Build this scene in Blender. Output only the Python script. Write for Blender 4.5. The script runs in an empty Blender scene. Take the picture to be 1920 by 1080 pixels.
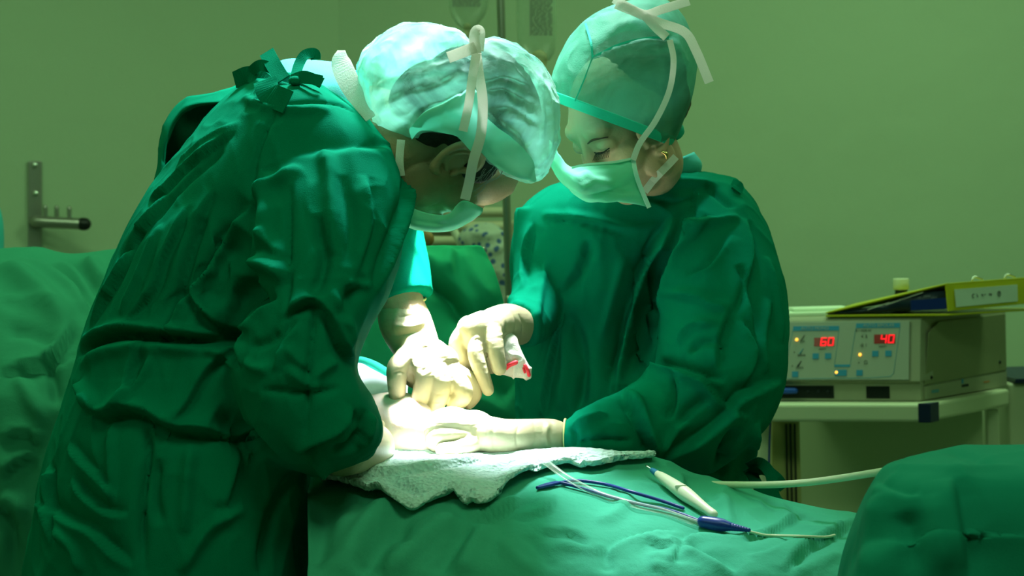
import bpy, bmesh, math, random
import numpy as np
from mathutils import Vector, Matrix, noise
from mathutils.bvhtree import BVHTree
random.seed(7); rng = np.random.default_rng(7)
SC = bpy.context.scene; COL = SC.collection

# ---------------------------------------------------------------- camera
FPX = 3733.3
CAMZ = 1.38
PITCH = math.radians(1.69); ROLL = math.radians(1.5)
cam_d = bpy.data.cameras.new('camera'); cam = bpy.data.objects.new('camera', cam_d); COL.objects.link(cam)
cam_d.lens = 70; cam_d.sensor_width = 36; cam_d.clip_start = .05
RC = Matrix.Rotation(math.pi/2 - PITCH, 3, 'X') @ Matrix.Rotation(-ROLL, 3, 'Z')
cam.matrix_world = Matrix.Translation((0, 0, CAMZ)) @ RC.to_4x4()
cam_d.dof.use_dof = True; cam_d.dof.focus_distance = 2.58; cam_d.dof.aperture_fstop = 8.0
SC.camera = cam
C0 = Vector((0, 0, CAMZ)); VIEW = RC @ Vector((0, 0, -1))
def P(x, y, d):
    return C0 + RC @ Vector(((x-960)/FPX*d, (540-y)/FPX*d, -d))

# ---------------------------------------------------------------- light and exposure
SC.view_settings.view_transform = 'Standard'; SC.view_settings.look = 'None'
SC.view_settings.exposure = 0.0; SC.view_settings.gamma = 1.0; SC.view_settings.use_curve_mapping = False
w = bpy.data.worlds.new('world'); SC.world = w; w.use_nodes = True
w.node_tree.nodes['Background'].inputs[0].default_value = (.45, .85, .35, 1)
w.node_tree.nodes['Background'].inputs[1].default_value = .05
def area(name, loc, rot, sx, sy, power, color):
    l = bpy.data.lights.new(name, 'AREA'); l.shape = 'RECTANGLE'; l.size = sx; l.size_y = sy; l.energy = power; l.color = color
    o = bpy.data.objects.new(name, l); o.location = loc; o.rotation_euler = rot; COL.objects.link(o); return o
AMB = (.56, 1.0, .50)
area('ceiling_tube_light', (.5, 1.2, 2.85), (0, 0, 0), 1.2, .6, 16, AMB)
area('ceiling_tube_light', (-.9, 3.2, 2.85), (0, 0, 0), 1.3, .5, 18, AMB)
area('ceiling_tube_light', (1.1, 3.9, 2.85), (0, 0, 0), 1.3, .5, 24, AMB)
area('ceiling_tube_light', (-1.3, 0.6, 2.85), (0, 0, 0), 1.2, .6, 9, AMB)
def spot(name, loc, target, power, color, angle, blend, radius):
    l = bpy.data.lights.new(name, 'SPOT'); l.energy = power; l.color = color; l.spot_size = math.radians(angle); l.spot_blend = blend; l.shadow_soft_size = radius
    o = bpy.data.objects.new(name, l); o.location = loc; COL.objects.link(o)
    o.rotation_euler = (Vector(target)-Vector(loc)).to_track_quat('-Z', 'Y').to_euler(); return o
SITE = P(775, 810, 2.70)
spot('surgical_lamp_light', (-.03, 3.02, 2.62), P(800, 190, 2.72), 560, (.93, 1.0, .98), 36, 1.0, .20)
spot('surgical_lamp_light', (-.10, 3.00, 2.62), P(785, 838, 2.68), 3900, (.95, 1.0, .98), 9.6, .7, .05)

# ---------------------------------------------------------------- materials
def mat(name, base, rough=.8, bump=None, sheen=0, metallic=0, spec=.3, alpha=1, emit=None, estr=0, var=.0, varscale=6, transl=None, coat=0, sss=0):
    m = bpy.data.materials.new(name); m.use_nodes = True; nt = m.node_tree; b = nt.nodes['Principled BSDF']
    b.inputs['Base Color'].default_value = (*base, 1); b.inputs['Roughness'].default_value = rough
    b.inputs['Metallic'].default_value = metallic; b.inputs['Specular IOR Level'].default_value = spec
    b.inputs['Sheen Weight'].default_value = sheen; b.inputs['Alpha'].default_value = alpha; b.inputs['Coat Weight'].default_value = coat
    if sss: b.inputs['Subsurface Weight'].default_value = sss; b.inputs['Subsurface Radius'].default_value = (.01, .004, .002); b.inputs['Subsurface Scale'].default_value = 1
    if emit: b.inputs['Emission Color'].default_value = (*emit, 1); b.inputs['Emission Strength'].default_value = estr
    tc = nt.nodes.new('ShaderNodeTexCoord')
    if var:
        n = nt.nodes.new('ShaderNodeTexNoise'); n.inputs['Scale'].default_value = varscale; n.inputs['Detail'].default_value = 5
        nt.links.new(tc.outputs['Object'], n.inputs['Vector'])
        r = nt.nodes.new('ShaderNodeMix'); r.data_type = 'RGBA'
        r.inputs['A'].default_value = (*[c*(1-var) for c in base], 1); r.inputs['B'].default_value = (*[min(1, c*(1+var)) for c in base], 1)
        nt.links.new(n.outputs['Fac'], r.inputs['Factor']); nt.links.new(r.outputs['Result'], b.inputs['Base Color'])
    prev = None
    for (kind, scale, dist, stretch) in (bump or []):
        mp = nt.nodes.new('ShaderNodeMapping'); mp.inputs['Scale'].default_value = stretch; nt.links.new(tc.outputs['Object'], mp.inputs['Vector'])
        if kind == 'crease':      # sharp creases : ridged noise
            n = nt.nodes.new('ShaderNodeTexNoise'); n.noise_type = 'RIDGED_MULTIFRACTAL'; n.inputs['Scale'].default_value = scale; n.inputs['Detail'].default_value = 3
            n.inputs['Distortion'].default_value = .6; out = n.outputs['Fac']
        elif kind == 'voronoi':
            n = nt.nodes.new('ShaderNodeTexVoronoi'); n.inputs['Scale'].default_value = scale; out = n.outputs['Distance']
        else:
            n = nt.nodes.new('ShaderNodeTexNoise'); n.inputs['Scale'].default_value = scale; n.inputs['Detail'].default_value = 6; out = n.outputs['Fac']
        nt.links.new(mp.outputs['Vector'], n.inputs['Vector'])
        bp = nt.nodes.new('ShaderNodeBump'); bp.inputs['Distance'].default_value = dist; bp.inputs['Strength'].default_value = 1
        nt.links.new(out, bp.inputs['Height'])
        if prev: nt.links.new(prev.outputs['Normal'], bp.inputs['Normal'])
        nt.links.new(bp.outputs['Normal'], b.inputs['Normal']); prev = bp
    if transl:
        out = nt.nodes['Material Output']; t = nt.nodes.new('ShaderNodeBsdfTranslucent'); t.inputs['Color'].default_value = (*base, 1)
        ms = nt.nodes.new('ShaderNodeMixShader'); ms.inputs['Fac'].default_value = transl
        nt.links.new(b.outputs['BSDF'], ms.inputs[1]); nt.links.new(t.outputs['BSDF'], ms.inputs[2]); nt.links.new(ms.outputs[0], out.inputs['Surface'])
    return m
FINE = ('noise', 900, .0004, (1, 1, 1))
M_gown = mat('green_cotton', (.001, .182, .105), .85, [('crease', 7, .016, (1, 1, .4)), ('crease', 20, .005, (1, 1, .6)), FINE], sheen=.0, spec=.01, var=.1)
M_gown_shaded = mat('green_cotton_shaded', (.002, .13, .07), .9, [FINE], spec=.05)  # darker gown green, shade of the open back put into the colour
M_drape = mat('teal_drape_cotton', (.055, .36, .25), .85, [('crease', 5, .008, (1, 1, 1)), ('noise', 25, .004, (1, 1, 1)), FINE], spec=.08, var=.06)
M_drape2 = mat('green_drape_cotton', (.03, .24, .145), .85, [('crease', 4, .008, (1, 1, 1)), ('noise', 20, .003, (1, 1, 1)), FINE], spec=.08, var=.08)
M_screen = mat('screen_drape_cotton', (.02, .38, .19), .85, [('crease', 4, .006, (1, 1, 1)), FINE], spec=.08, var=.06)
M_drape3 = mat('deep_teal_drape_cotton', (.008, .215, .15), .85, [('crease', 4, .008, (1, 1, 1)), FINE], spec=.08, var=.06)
M_scrub = mat('teal_scrub_cotton', (.05, .50, .48), .8, [('crease', 12, .004, (1, 1, 1)), FINE])
M_towel = mat('white_terry', (.66, .84, .86), .95, [('voronoi', 170, .004, (1, 1, 1)), ('noise', 60, .004, (1, 1, 1))], sheen=.3, var=.06, varscale=30)
M_glove = mat('latex_glove', (.40, .36, .215), .5, [('crease', 30, .0010, (1, 1, 3)), ('noise', 300, .0003, (1, 1, 1))], spec=.35)
M_cuff = mat('glove_cuff_rim', (.85, .72, .30), .5)
M_skin_dark = mat('brown_skin', (.42, .29, .17), .5, [('noise', 350, .0006, (1, 1, 1)), ('noise', 60, .0008, (1, 1, 1))], spec=.4, var=.12, varscale=25)
M_skin_light = mat('fair_skin', (.56, .36, .24), .5, [('noise', 350, .0004, (1, 1, 1))], spec=.35, var=.08, varscale=25, sss=.03)
M_patient = mat('patient_skin', (.85, .70, .60), .5, [('noise', 200, .0005, (1, 1, 1))], spec=.3, sss=.2)
M_hair_dark = mat('dark_greying_hair', (.035, .03, .028), .6, [('noise', 120, .002, (1, 1, .2))], var=.5, varscale=140)
M_hair_brown = mat('brown_hair', (.09, .055, .035), .6, [('noise', 120, .002, (1, 1, .2))], var=.4, varscale=140)
M_mask = mat('teal_mask_fabric', (.30, .86, .68), .8, [('crease', 14, .004, (1, 1, 3)), FINE], spec=.2, transl=.42)
M_mask_rim = mat('mask_rim_fabric', (.55, .90, .78), .8, [FINE], spec=.2)
M_tie = mat('white_tie_fabric', (.90, .88, .84), .8, [('noise', 700, .0008, (1, 1, 1))], spec=.2, transl=.5)
M_metal = mat('brushed_steel', (.35, .34, .31), .35, [('noise', 90, .0005, (1, 1, .05))], metallic=.9)
M_steel = mat('bright_steel', (.7, .7, .68), .2, metallic=1)
M_white = mat('cream_enamel', (.58, .60, .44), .45, var=.03)
M_cream = mat('cream_post_paint', (.50, .46, .20), .5)
M_esu = mat('warm_grey_housing', (.33, .33, .24), .5, [('noise', 400, .0003, (1, 1, 1))])
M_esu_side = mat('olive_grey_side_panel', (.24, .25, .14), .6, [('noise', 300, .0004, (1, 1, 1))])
M_panel = mat('pale_grey_front_panel', (.36, .38, .33), .5)
M_line = mat('panel_blue_line', (.10, .30, .40), .5)
M_blue = mat('panel_blue_print', (.03, .25, .46), .5)
M_black = mat('black_plastic', (.008, .01, .01), .4)
M_grey = mat('grey_print', (.13, .14, .12), .6)
M_red = mat('red_digits', (.8, .01, .01), .4, emit=(1, .008, .02), estr=1.6)
M_dred = mat('dark_red_display', (.07, .012, .01), .2, emit=(.2, .012, .006), estr=.3)
M_amber = mat('amber_led', (1, .6, .1), .3, emit=(1, .45, .05), estr=2.2)
M_yellow = mat('yellow_binder_card', (.55, .50, .008), .35, spec=.5)
M_ylab = mat('yellow_green_sticker', (.55, .70, .02), .5)
M_label = mat('white_label_paper', (.62, .70, .64), .6)
M_ink = mat('dark_ink', (.01, .015, .02), .6)
M_navy = mat('navy_plastic', (.008, .016, .05), .4)
M_bluecord = mat('blue_cable_rubber', (.005, .03, .26), .35, spec=.5)
M_cordgrey = mat('grey_cable_rubber', (.07, .09, .06), .5)
M_hose = mat('white_hose_rubber', (.66, .70, .52), .4)
M_pencil = mat('white_handpiece_plastic', (.80, .80, .64), .35)
M_bluecol = mat('blue_collar_plastic', (.02, .22, .50), .4)
M_paper = mat('white_tissue', (.72, .82, .66), .9, [('noise', 40, .002, (1, 1, 1))])
M_folder = mat('dark_plastic_sleeves', (.02, .03, .05), .25, [('noise', 20, .004, (1, 6, 1))])
M_bluefold = mat('blue_divider_card', (.005, .02, .16), .4)
M_sheet = mat('bluish_white_sheet', (.72, .80, .95), .9, [('noise', 70, .002, (1, 1, 1))])
M_hem = mat('green_sheet_hem', (.02, .62, .42), .8)
M_red_blood = mat('red_stain', (.75, .03, .05), .6)
M_gauze = mat('white_gauze', (.76, .72, .64), .95, [('noise', 500, .001, (1, 1, 1)), ('crease', 25, .004, (1, 1, 1))])
M_pink = mat('mauve_cloth', (.20, .075, .12), .9, [('noise', 30, .004, (1, 1, 1))])
M_orange = mat('tan_skin', (.32, .17, .05), .6)
M_lash = mat('black_lashes', (.01, .008, .006), .6)
M_gold = mat('gold_earring', (.7, .5, .2), .2, metallic=1)
M_floor = mat('grey_vinyl_floor', (.20, .24, .19), .5, var=.1)
M_wall = mat('pale_wall_paint', (.36, .46, .31), .75, [('noise', 260, .0006, (1, 1, 1)), ('noise', 3, .01, (1, 1, 1))], var=.03, varscale=2)
M_ceil = mat('white_ceiling_paint', (.7, .7, .65), .9)

def clear_mat(name, tint, rough, a, lo=0):
    m = bpy.data.materials.new(name); m.use_nodes = True; nt = m.node_tree; b = nt.nodes['Principled BSDF']; out = nt.nodes['Material Output']
    b.inputs['Base Color'].default_value = (*tint, 1); b.inputs['Roughness'].default_value = rough; b.inputs['Specular IOR Level'].default_value = .8
    t = nt.nodes.new('ShaderNodeBsdfTransparent'); ms = nt.nodes.new('ShaderNodeMixShader')
    lw = nt.nodes.new('ShaderNodeLayerWeight'); lw.inputs['Blend'].default_value = .35
    mr = nt.nodes.new('ShaderNodeMapRange'); mr.inputs['To Min'].default_value = a; mr.inputs['To Max'].default_value = min(1, a+.55)
    nt.links.new(lw.outputs['Facing'], mr.inputs['Value']); nt.links.new(mr.outputs['Result'], ms.inputs['Fac'])
    nt.links.new(t.outputs[0], ms.inputs[1]); nt.links.new(b.outputs[0], ms.inputs[2]); nt.links.new(ms.outputs[0], out.inputs['Surface']); return m
M_tube = clear_mat('clear_tubing', (.8, .9, .8), .12, .12)
M_bag = clear_mat('clear_infusion_bag', (.30, .42, .28), .25, .22)

def cap_mat(name, base, thin, lo, hi, scale, dist):
    """thin non-woven fabric that lets the hair below show through where it is stretched"""
    m = bpy.data.materials.new(name); m.use_nodes = True; nt = m.node_tree; b = nt.nodes['Principled BSDF']; out = nt.nodes['Material Output']
    N = nt.nodes.new; L = nt.links.new
    b.inputs['Base Color'].default_value = (*base, 1); b.inputs['Roughness'].default_value = .6; b.inputs['Specular IOR Level'].default_value = .3
    tc = N('ShaderNodeTexCoord'); n1 = N('ShaderNodeTexNoise'); n1.inputs['Scale'].default_value = scale; n1.inputs['Detail'].default_value = 8; n1.inputs['Distortion'].default_value = 1.2
    L(tc.outputs['Object'], n1.inputs['Vector'])
    n2 = N('ShaderNodeTexNoise'); n2.noise_type = 'RIDGED_MULTIFRACTAL'; n2.inputs['Scale'].default_value = scale*1.6; n2.inputs['Detail'].default_value = 4; n2.inputs['Distortion'].default_value = 1.5
    L(tc.outputs['Object'], n2.inputs['Vector'])
    mr = N('ShaderNodeMapRange'); mr.inputs['From Min'].default_value = .3; mr.inputs['From Max'].default_value = .7; mr.inputs['To Min'].default_value = lo; mr.inputs['To Max'].default_value = hi
    L(n1.outputs['Fac'], mr.inputs['Value'])
    t = N('ShaderNodeBsdfTransparent'); t.inputs['Color'].default_value = (*thin, 1)
    tl = N('ShaderNodeBsdfTranslucent'); tl.inputs['Color'].default_value = (*base, 1)
    m1 = N('ShaderNodeMixShader'); m1.inputs['Fac'].default_value = .3; L(b.outputs[0], m1.inputs[1]); L(tl.outputs[0], m1.inputs[2])
    m2 = N('ShaderNodeMixShader'); L(mr.outputs['Result'], m2.inputs['Fac']); L(t.outputs[0], m2.inputs[1]); L(m1.outputs[0], m2.inputs[2]); L(m2.outputs[0], out.inputs['Surface'])
    bp = N('ShaderNodeBump'); bp.inputs['Distance'].default_value = dist; L(n2.outputs['Fac'], bp.inputs['Height'])
    bp2 = N('ShaderNodeBump'); bp2.inputs['Distance'].default_value = .0006; n3 = N('ShaderNodeTexNoise'); n3.inputs['Scale'].default_value = 700; L(tc.outputs['Object'], n3.inputs['Vector'])
    L(n3.outputs['Fac'], bp2.inputs['Height']); L(bp.outputs['Normal'], bp2.inputs['Normal']); L(bp2.outputs['Normal'], b.inputs['Normal']); return m
M_bouf = cap_mat('sheer_bouffant_fabric', (.50, .95, .86), (.55, .92, .82), .04, .92, 8, .016)
M_capg = cap_mat('thin_green_cap_fabric', (.12, .48, .36), (.6, .9, .78), .45, .85, 12, .005)
M_capband = mat('cap_band_fabric', (.02, .55, .42), .8, [FINE])

# ---------------------------------------------------------------- geometry helpers
def catmull(pts, n):
    """pts (k,m) -> (n per span) smooth samples"""
    pts = np.asarray(pts, float); k = len(pts)
    if k == 2:
        t = np.linspace(0, 1, n+1)[:, None]; return pts[0]*(1-t)+pts[1]*t
    e = np.vstack([2*pts[0]-pts[1], pts, 2*pts[-1]-pts[-2]]); out = []
    for i in range(1, k):
        a, b, c, d = e[i-1], e[i], e[i+1], e[i+2]
        for t in np.linspace(0, 1, n, endpoint=False):
            out.append(.5*((2*b)+(-a+c)*t+(2*a-5*b+4*c-d)*t*t+(-a+3*b-3*c+d)*t**3))
    out.append(pts[-1]); return np.array(out)

class G:
    def __init__(s): s.v = []; s.f = []
    def add(s, v, f):
        o = len(s.v); s.v += [tuple(map(float, q)) for q in v]; s.f += [tuple(i+o for i in q) for q in f]; return s
    def rings(s, rings, cap=True):
        n = len(rings[0]); v = [q for r in rings for q in r]; f = []
        for i in range(len(rings)-1):
            for j in range(n):
                k = (j+1) % n; f.append((i*n+j, i*n+k, (i+1)*n+k, (i+1)*n+j))
        if cap: f.append(tuple(range(n-1, -1, -1))); f.append(tuple((len(rings)-1)*n+j for j in range(n)))
        return s.add(v, f)
    def tube3(s, pts, sub=6, n=16, round_ends=True, flat=None):
        """pts: (x,y,z,r)"""
        q = catmull([tuple(p) for p in pts], sub); c = q[:, :3]; r = np.maximum(q[:, 3], 1e-4)
        t = np.gradient(c, axis=0); t /= np.linalg.norm(t, axis=1)[:, None]+1e-12
        up = np.array([0, 0, 1.]) if abs(t[0][2]) < .9 else np.array([1., 0, 0])
        a = np.cross(t[0], up); a /= np.linalg.norm(a); R = []
        C = list(c); RR = list(r); T = list(t)
        A = []
        for i in range(len(C)):
            a = a - T[i]*np.dot(a, T[i]); a /= np.linalg.norm(a); A.append(a.copy())
        if round_ends:
            for ang in (.5, .85): 
                pass
        rings = []
        def ring(ci, ti, ai, ri):
            b = np.cross(ti, ai)
            return [ci+ri*(math.cos(x)*ai+math.sin(x)*b) for x in np.linspace(0, 2*math.pi, n, endpoint=False)]
        if round_ends:
            for ph in (80, 55, 28): rings.append(ring(C[0]-T[0]*RR[0]*math.sin(math.radians(ph)), T[0], A[0], RR[0]*math.cos(math.radians(ph))))
        for i in range(len(C)): rings.append(ring(C[i], T[i], A[i], RR[i]))
        if round_ends:
            for ph in (28, 55, 80): rings.append(ring(C[-1]+T[-1]*RR[-1]*math.sin(math.radians(ph)), T[-1], A[-1], RR[-1]*math.cos(math.radians(ph))))
        return s.rings(rings)
    def tube(s, pts, **k):
        """pts: (px,py,depth,r)"""
        return s.tube3([(*P(p[0], p[1], p[2]), p[3]) for p in pts], **k)
    def ell3(s, c, rad, M=None, n=24, m=14):
        M = M or Matrix.Identity(3); rings = []
        for i in range(1, m):
            ph = math.pi*i/m
            rings.append([Vector(c)+M @ Vector((rad[0]*math.sin(ph)*math.cos(a), rad[1]*math.sin(ph)*math.sin(a), rad[2]*math.cos(ph))) for a in np.linspace(0, 2*math.pi, n, endpoint=False)])
        return s.rings(rings)
    def ell(s, px, py, d, rx, ry, rz, rot=0):
        """radii in metres: right, depth, up; rot degrees in the picture plane"""
        return s.ell3(P(px, py, d), (rx, ry, rz), Matrix.Rotation(math.radians(-rot), 3, 'Y'))
    def loft(s, secs, sub=5, n=40, cap=True):
        """secs: (ax,ay,bx,by,depth,halfdepth,exponent)"""
        secs = [tuple(q)+((2.2,) if len(q) == 6 else ()) for q in secs]
        q = catmull(secs, sub); rings = []
        for ax, ay, bx, by, d, hd, ex in q:
            A = P(ax, ay, d); B = P(bx, by, d); c = (A+B)/2; u = (B-A)/2; vd = (c-C0).normalized(); r = []
            for th in np.linspace(0, 2*math.pi, n, endpoint=False):
                cs, sn = math.cos(th), math.sin(th)
                k = (abs(cs)**ex+abs(sn)**ex)**(-1/ex)
                r.append(c+u*(cs*k)+vd*(hd*sn*k))
            rings.append(r)
        return s.rings(rings, cap)
    def box(s, c, h, M=None):
        M = M or Matrix.Identity(3); c = Vector(c)
        v = [c+M @ Vector((h[0]*x, h[1]*y, h[2]*z)) for x in (-1, 1) for y in (-1, 1) for z in (-1, 1)]
        return s.add(v, [(0, 1, 3, 2), (4, 6, 7, 5), (0, 4, 5, 1), (2, 3, 7, 6), (0, 2, 6, 4), (1, 5, 7, 3)])
    def prism(s, pts, off):
        """polygon of 3d points extruded by vector off"""
        n = len(pts); v = [Vector(p) for p in pts]+[Vector(p)+Vector(off) for p in pts]
        return s.add(v, [tuple(range(n)), tuple(range(2*n-1, n-1, -1))]+[(i, (i+1) % n, n+(i+1) % n, n+i) for i in range(n)])
    def grid(s, g, nu=8, nv=8, px=True):
        """g: rows of (px,py,d) -> smooth sheet"""
        g = np.asarray(g, float); rows = np.array([catmull(r, nu) for r in g])
        cols = np.array([catmull(rows[:, j], nv) for j in range(rows.shape[1])])  # (J, I, 3)
        J, I = cols.shape[:2]
        v = [(P(*cols[j, i]) if px else Vector(cols[j, i])) for i in range(I) for j in range(J)]
        return s.add(v, [(i*J+j, i*J+j+1, (i+1)*J+j+1, (i+1)*J+j) for i in range(I-1) for j in range(J-1)])
    def ribbon(s, pts, wd, th=.0012, sub=8, vertical=None):
        """pts (px,py,d[,width scale]); flat strip facing the viewer side"""
        q = catmull([tuple(p)+((1.,) if len(p) == 3 else ()) for p in pts], sub)
        c = np.array([P(*x[:3]) for x in q]); t = np.gradient(c, axis=0); t /= np.linalg.norm(t, axis=1)[:, None]
        vd = np.array(VIEW); rings = []
        for i in range(len(c)):
            a = np.cross(t[i], vd); a /= np.linalg.norm(a)+1e-9; b = np.cross(t[i], a); h = wd/2*q[i, 3]
            rings.append([c[i]+a*h-b*th/2, c[i]+a*h+b*th/2, c[i]-a*h+b*th/2, c[i]-a*h-b*th/2])
        return s.rings(rings)

def mesh_from(g, name='m'):
    m = bpy.data.meshes.new(name); m.from_pydata(g.v, [], g.f); m.update()
    bm = bmesh.new(); bm.from_mesh(m); bmesh.ops.recalc_face_normals(bm, faces=bm.faces); bm.to_mesh(m); bm.free(); return m
def link(name, m, material, parent=None, smooth=True):
    o = bpy.data.objects.new(name, m); COL.objects.link(o)
    m.materials.clear(); m.materials.append(material)
    if smooth: m.polygons.foreach_set('use_smooth', [True]*len(m.polygons))
    if parent is not None: o.parent = parent
    return o
def obj(name, g, material, parent=None, smooth=True, solid=0, bevel=0, offset=0):
    m = mesh_from(g, name)
    o = link(name, m, material, parent, smooth)
    if solid: md = o.modifiers.new('solidify', 'SOLIDIFY'); md.thickness = solid; md.offset = offset
    if bevel: md = o.modifiers.new('bevel', 'BEVEL'); md.width = bevel; md.segments = 3; md.limit_method = 'ANGLE'
    return o
def remesh(g, voxel, smooth=4, name='m', fac=.5):
    m = mesh_from(g, name); o = bpy.data.objects.new('tmp', m); COL.objects.link(o)
    r = o.modifiers.new('r', 'REMESH'); r.mode = 'VOXEL'; r.voxel_size = voxel; r.adaptivity = 0
    if smooth: s = o.modifiers.new('s', 'SMOOTH'); s.iterations = smooth; s.factor = fac
    dg = bpy.context.evaluated_depsgraph_get(); e = o.evaluated_get(dg); nm = bpy.data.meshes.new_from_object(e)
    bpy.data.objects.remove(o); bpy.data.meshes.remove(m); nm.name = name; return nm
def vn(m):
    n = len(m.vertices); v = np.empty(n*3); m.vertices.foreach_get('co', v); m.update()
    nn = np.empty(n*3); m.vertices.foreach_get('normal', nn); return v.reshape(-1, 3), nn.reshape(-1, 3)
def setv(m, v): m.vertices.foreach_set('co', v.ravel()); m.update()
def fold(m, folds, flip=False, kw=1.0, kh=1.0):
    """folds: (kind, width m, height m, [(px,py)...]); laid on the surface, then raised or sunk along its normals"""
    v, nn = vn(m)
    if flip: nn = -nn
    bv = BVHTree.FromPolygons([tuple(x) for x in v], [tuple(p.vertices) for p in m.polygons])
    disp = np.zeros(len(v))
    for kind, wd, ht, pts in folds:
        wd *= kw; ht *= kh
        q = catmull(pts, 6); hit = []
        for x, y in q:
            dr = (P(x, y, 1)-C0).normalized(); h = bv.ray_cast(C0, dr)
            if h[0] is not None: hit.append(h[0])
        if len(hit) < 3: continue
        H = np.array(hit); jump = np.linalg.norm(np.diff(H, axis=0), axis=1)
        lo = H.min(0)-4*wd; hi = H.max(0)+4*wd
        idx = np.where(np.all((v > lo) & (v < hi), axis=1))[0]
        if not len(idx): continue
        X = v[idx]; best = np.full(len(idx), 9.); side = np.zeros(len(idx)); par = np.zeros(len(idx))
        for i in range(len(H)-1):
            if jump[i] > .06: continue
            a = H[i]; b = H[i+1]; ab = b-a; L2 = ab@ab+1e-12
            t = np.clip(((X-a)@ab)/L2, 0, 1); D = X-(a+t[:, None]*ab); d = np.linalg.norm(D, axis=1); k = d < best
            sd = np.einsum('ij,ij->i', np.cross(np.broadcast_to(ab, nn[idx].shape), nn[idx]), D)
            best[k] = d[k]; side[k] = np.sign(sd[k]); par[k] = (i+t[k])/(len(H)-1)
        env = np.clip(np.minimum(par, 1-par)*5, 0, 1)**.7
        if kind in 'rv': h = np.exp(-(best/wd)**2)*(1 if kind == 'r' else -1)
        elif kind == 'V': h = -np.exp(-best/wd)                       # sharp crease
        else: s = side*best/wd; h = np.tanh(s/.35)*np.exp(-np.abs(s)/1.5)
        disp[idx] += h*ht*env
    v = v+nn*disp[:, None]; setv(m, v); return m
def crumple(m, amp, freq, stretch=(1, 1, 1), sharp=2.0, seed=0, region=None):
    v, nn = vn(m); out = np.empty(len(v)); s = Vector((seed*7.1, seed*3.3, seed*5.7))
    for i in range(len(v)):
        p = Vector((v[i, 0]*stretch[0], v[i, 1]*stretch[1], v[i, 2]*stretch[2]))*freq+s
        wv = noise.noise_vector(p*.5)*.9
        a = 1-abs(noise.noise(p+wv))*2.2; b = noise.noise(p*.6+s)
        out[i] = (max(a, 0)**sharp)*.7+b*.6
    if region is not None: out *= region(v)
    setv(m, v+nn*(out*amp)[:, None]); return m
def tag(o, label=None, cat=None, group=None, kind=None):
    if label: o['label'] = label
    if cat: o['category'] = cat
    if group: o['group'] = group
    if kind: o['kind'] = kind
    return o
def empty(name, loc):
    o = bpy.data.objects.new(name, None); COL.objects.link(o); o.location = loc; o.empty_display_size = .05
    bpy.context.view_layer.update(); return o
def keep(ch, par):
    """parent while keeping world placement"""
    ch.parent = par; ch.matrix_parent_inverse = Matrix.Translation(par.location).inverted() if par.type == 'EMPTY' else Matrix.Identity(4)
    return ch
def part(name, g, material, par, **k):
    o = obj(name, g, material, None, **k); return keep(o, par)
def strips(txt, origin, right, up, size, material, name, par, thick=.0004, align='CENTER'):
    c = bpy.data.curves.new(name, 'FONT'); c.body = txt; c.size = size; c.extrude = thick; c.align_x = align; c.align_y = 'CENTER'
    o = bpy.data.objects.new('tmp', c); COL.objects.link(o); bpy.context.view_layer.update()
    m = bpy.data.meshes.new_from_object(o.evaluated_get(bpy.context.evaluated_depsgraph_get())); bpy.data.objects.remove(o)
    r = right.normalized(); u = up.normalized(); n = r.cross(u)
    m.transform(Matrix.Translation(origin) @ Matrix((r, u, n)).transposed().to_4x4()); m.name = name
    return keep(link(name, m, material, None, False), par)

# ---------------------------------------------------------------- the room
def struct(name, g, m, **k):
    o = obj(name, g, m, smooth=False, **k); o['kind'] = 'structure'; return o
CORN = P(648, 540, 5.2); wl = P(0, 540, 4.75)
dirL = (Vector((wl.x, wl.y, 0))-Vector((CORN.x, CORN.y, 0))).normalized()
BX0, BY0 = CORN.x, CORN.y; LX, LY = CORN.x+dirL.x*1.9, CORN.y+dirL.y*1.9
struct('floor', G().box((0, 1.9, -.05), (3.2, 4.0, .05)), M_floor)
struct('ceiling', G().box((0, 1.9, 2.95), (3.2, 4.0, .05)), M_ceil)
struct('wall_back', G().prism([(BX0, BY0, 0), (2.6, BY0, 0), (2.6, BY0, 2.9), (BX0, BY0, 2.9)], (0, .12, 0)), M_wall)
nL = Vector((-dirL.y, dirL.x, 0)); nL = nL if nL.y > 0 else -nL
struct('wall_oblique', G().prism([(BX0, BY0, 0), (LX, LY, 0), (LX, LY, 2.9), (BX0, BY0, 2.9)], nL*.12), M_wall)
struct('wall_left', G().box((LX-.06, (LY-1.8)/2, 1.45), (.06, (LY+1.8)/2, 1.45)), M_wall)
struct('wall_right', G().box((2.66, (BY0-1.8)/2, 1.45), (.06, (BY0+1.8)/2, 1.45)), M_wall)
struct('wall_front', G().box((0, -1.86, 1.45), (2.7, .06, 1.45)), M_wall)

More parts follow.
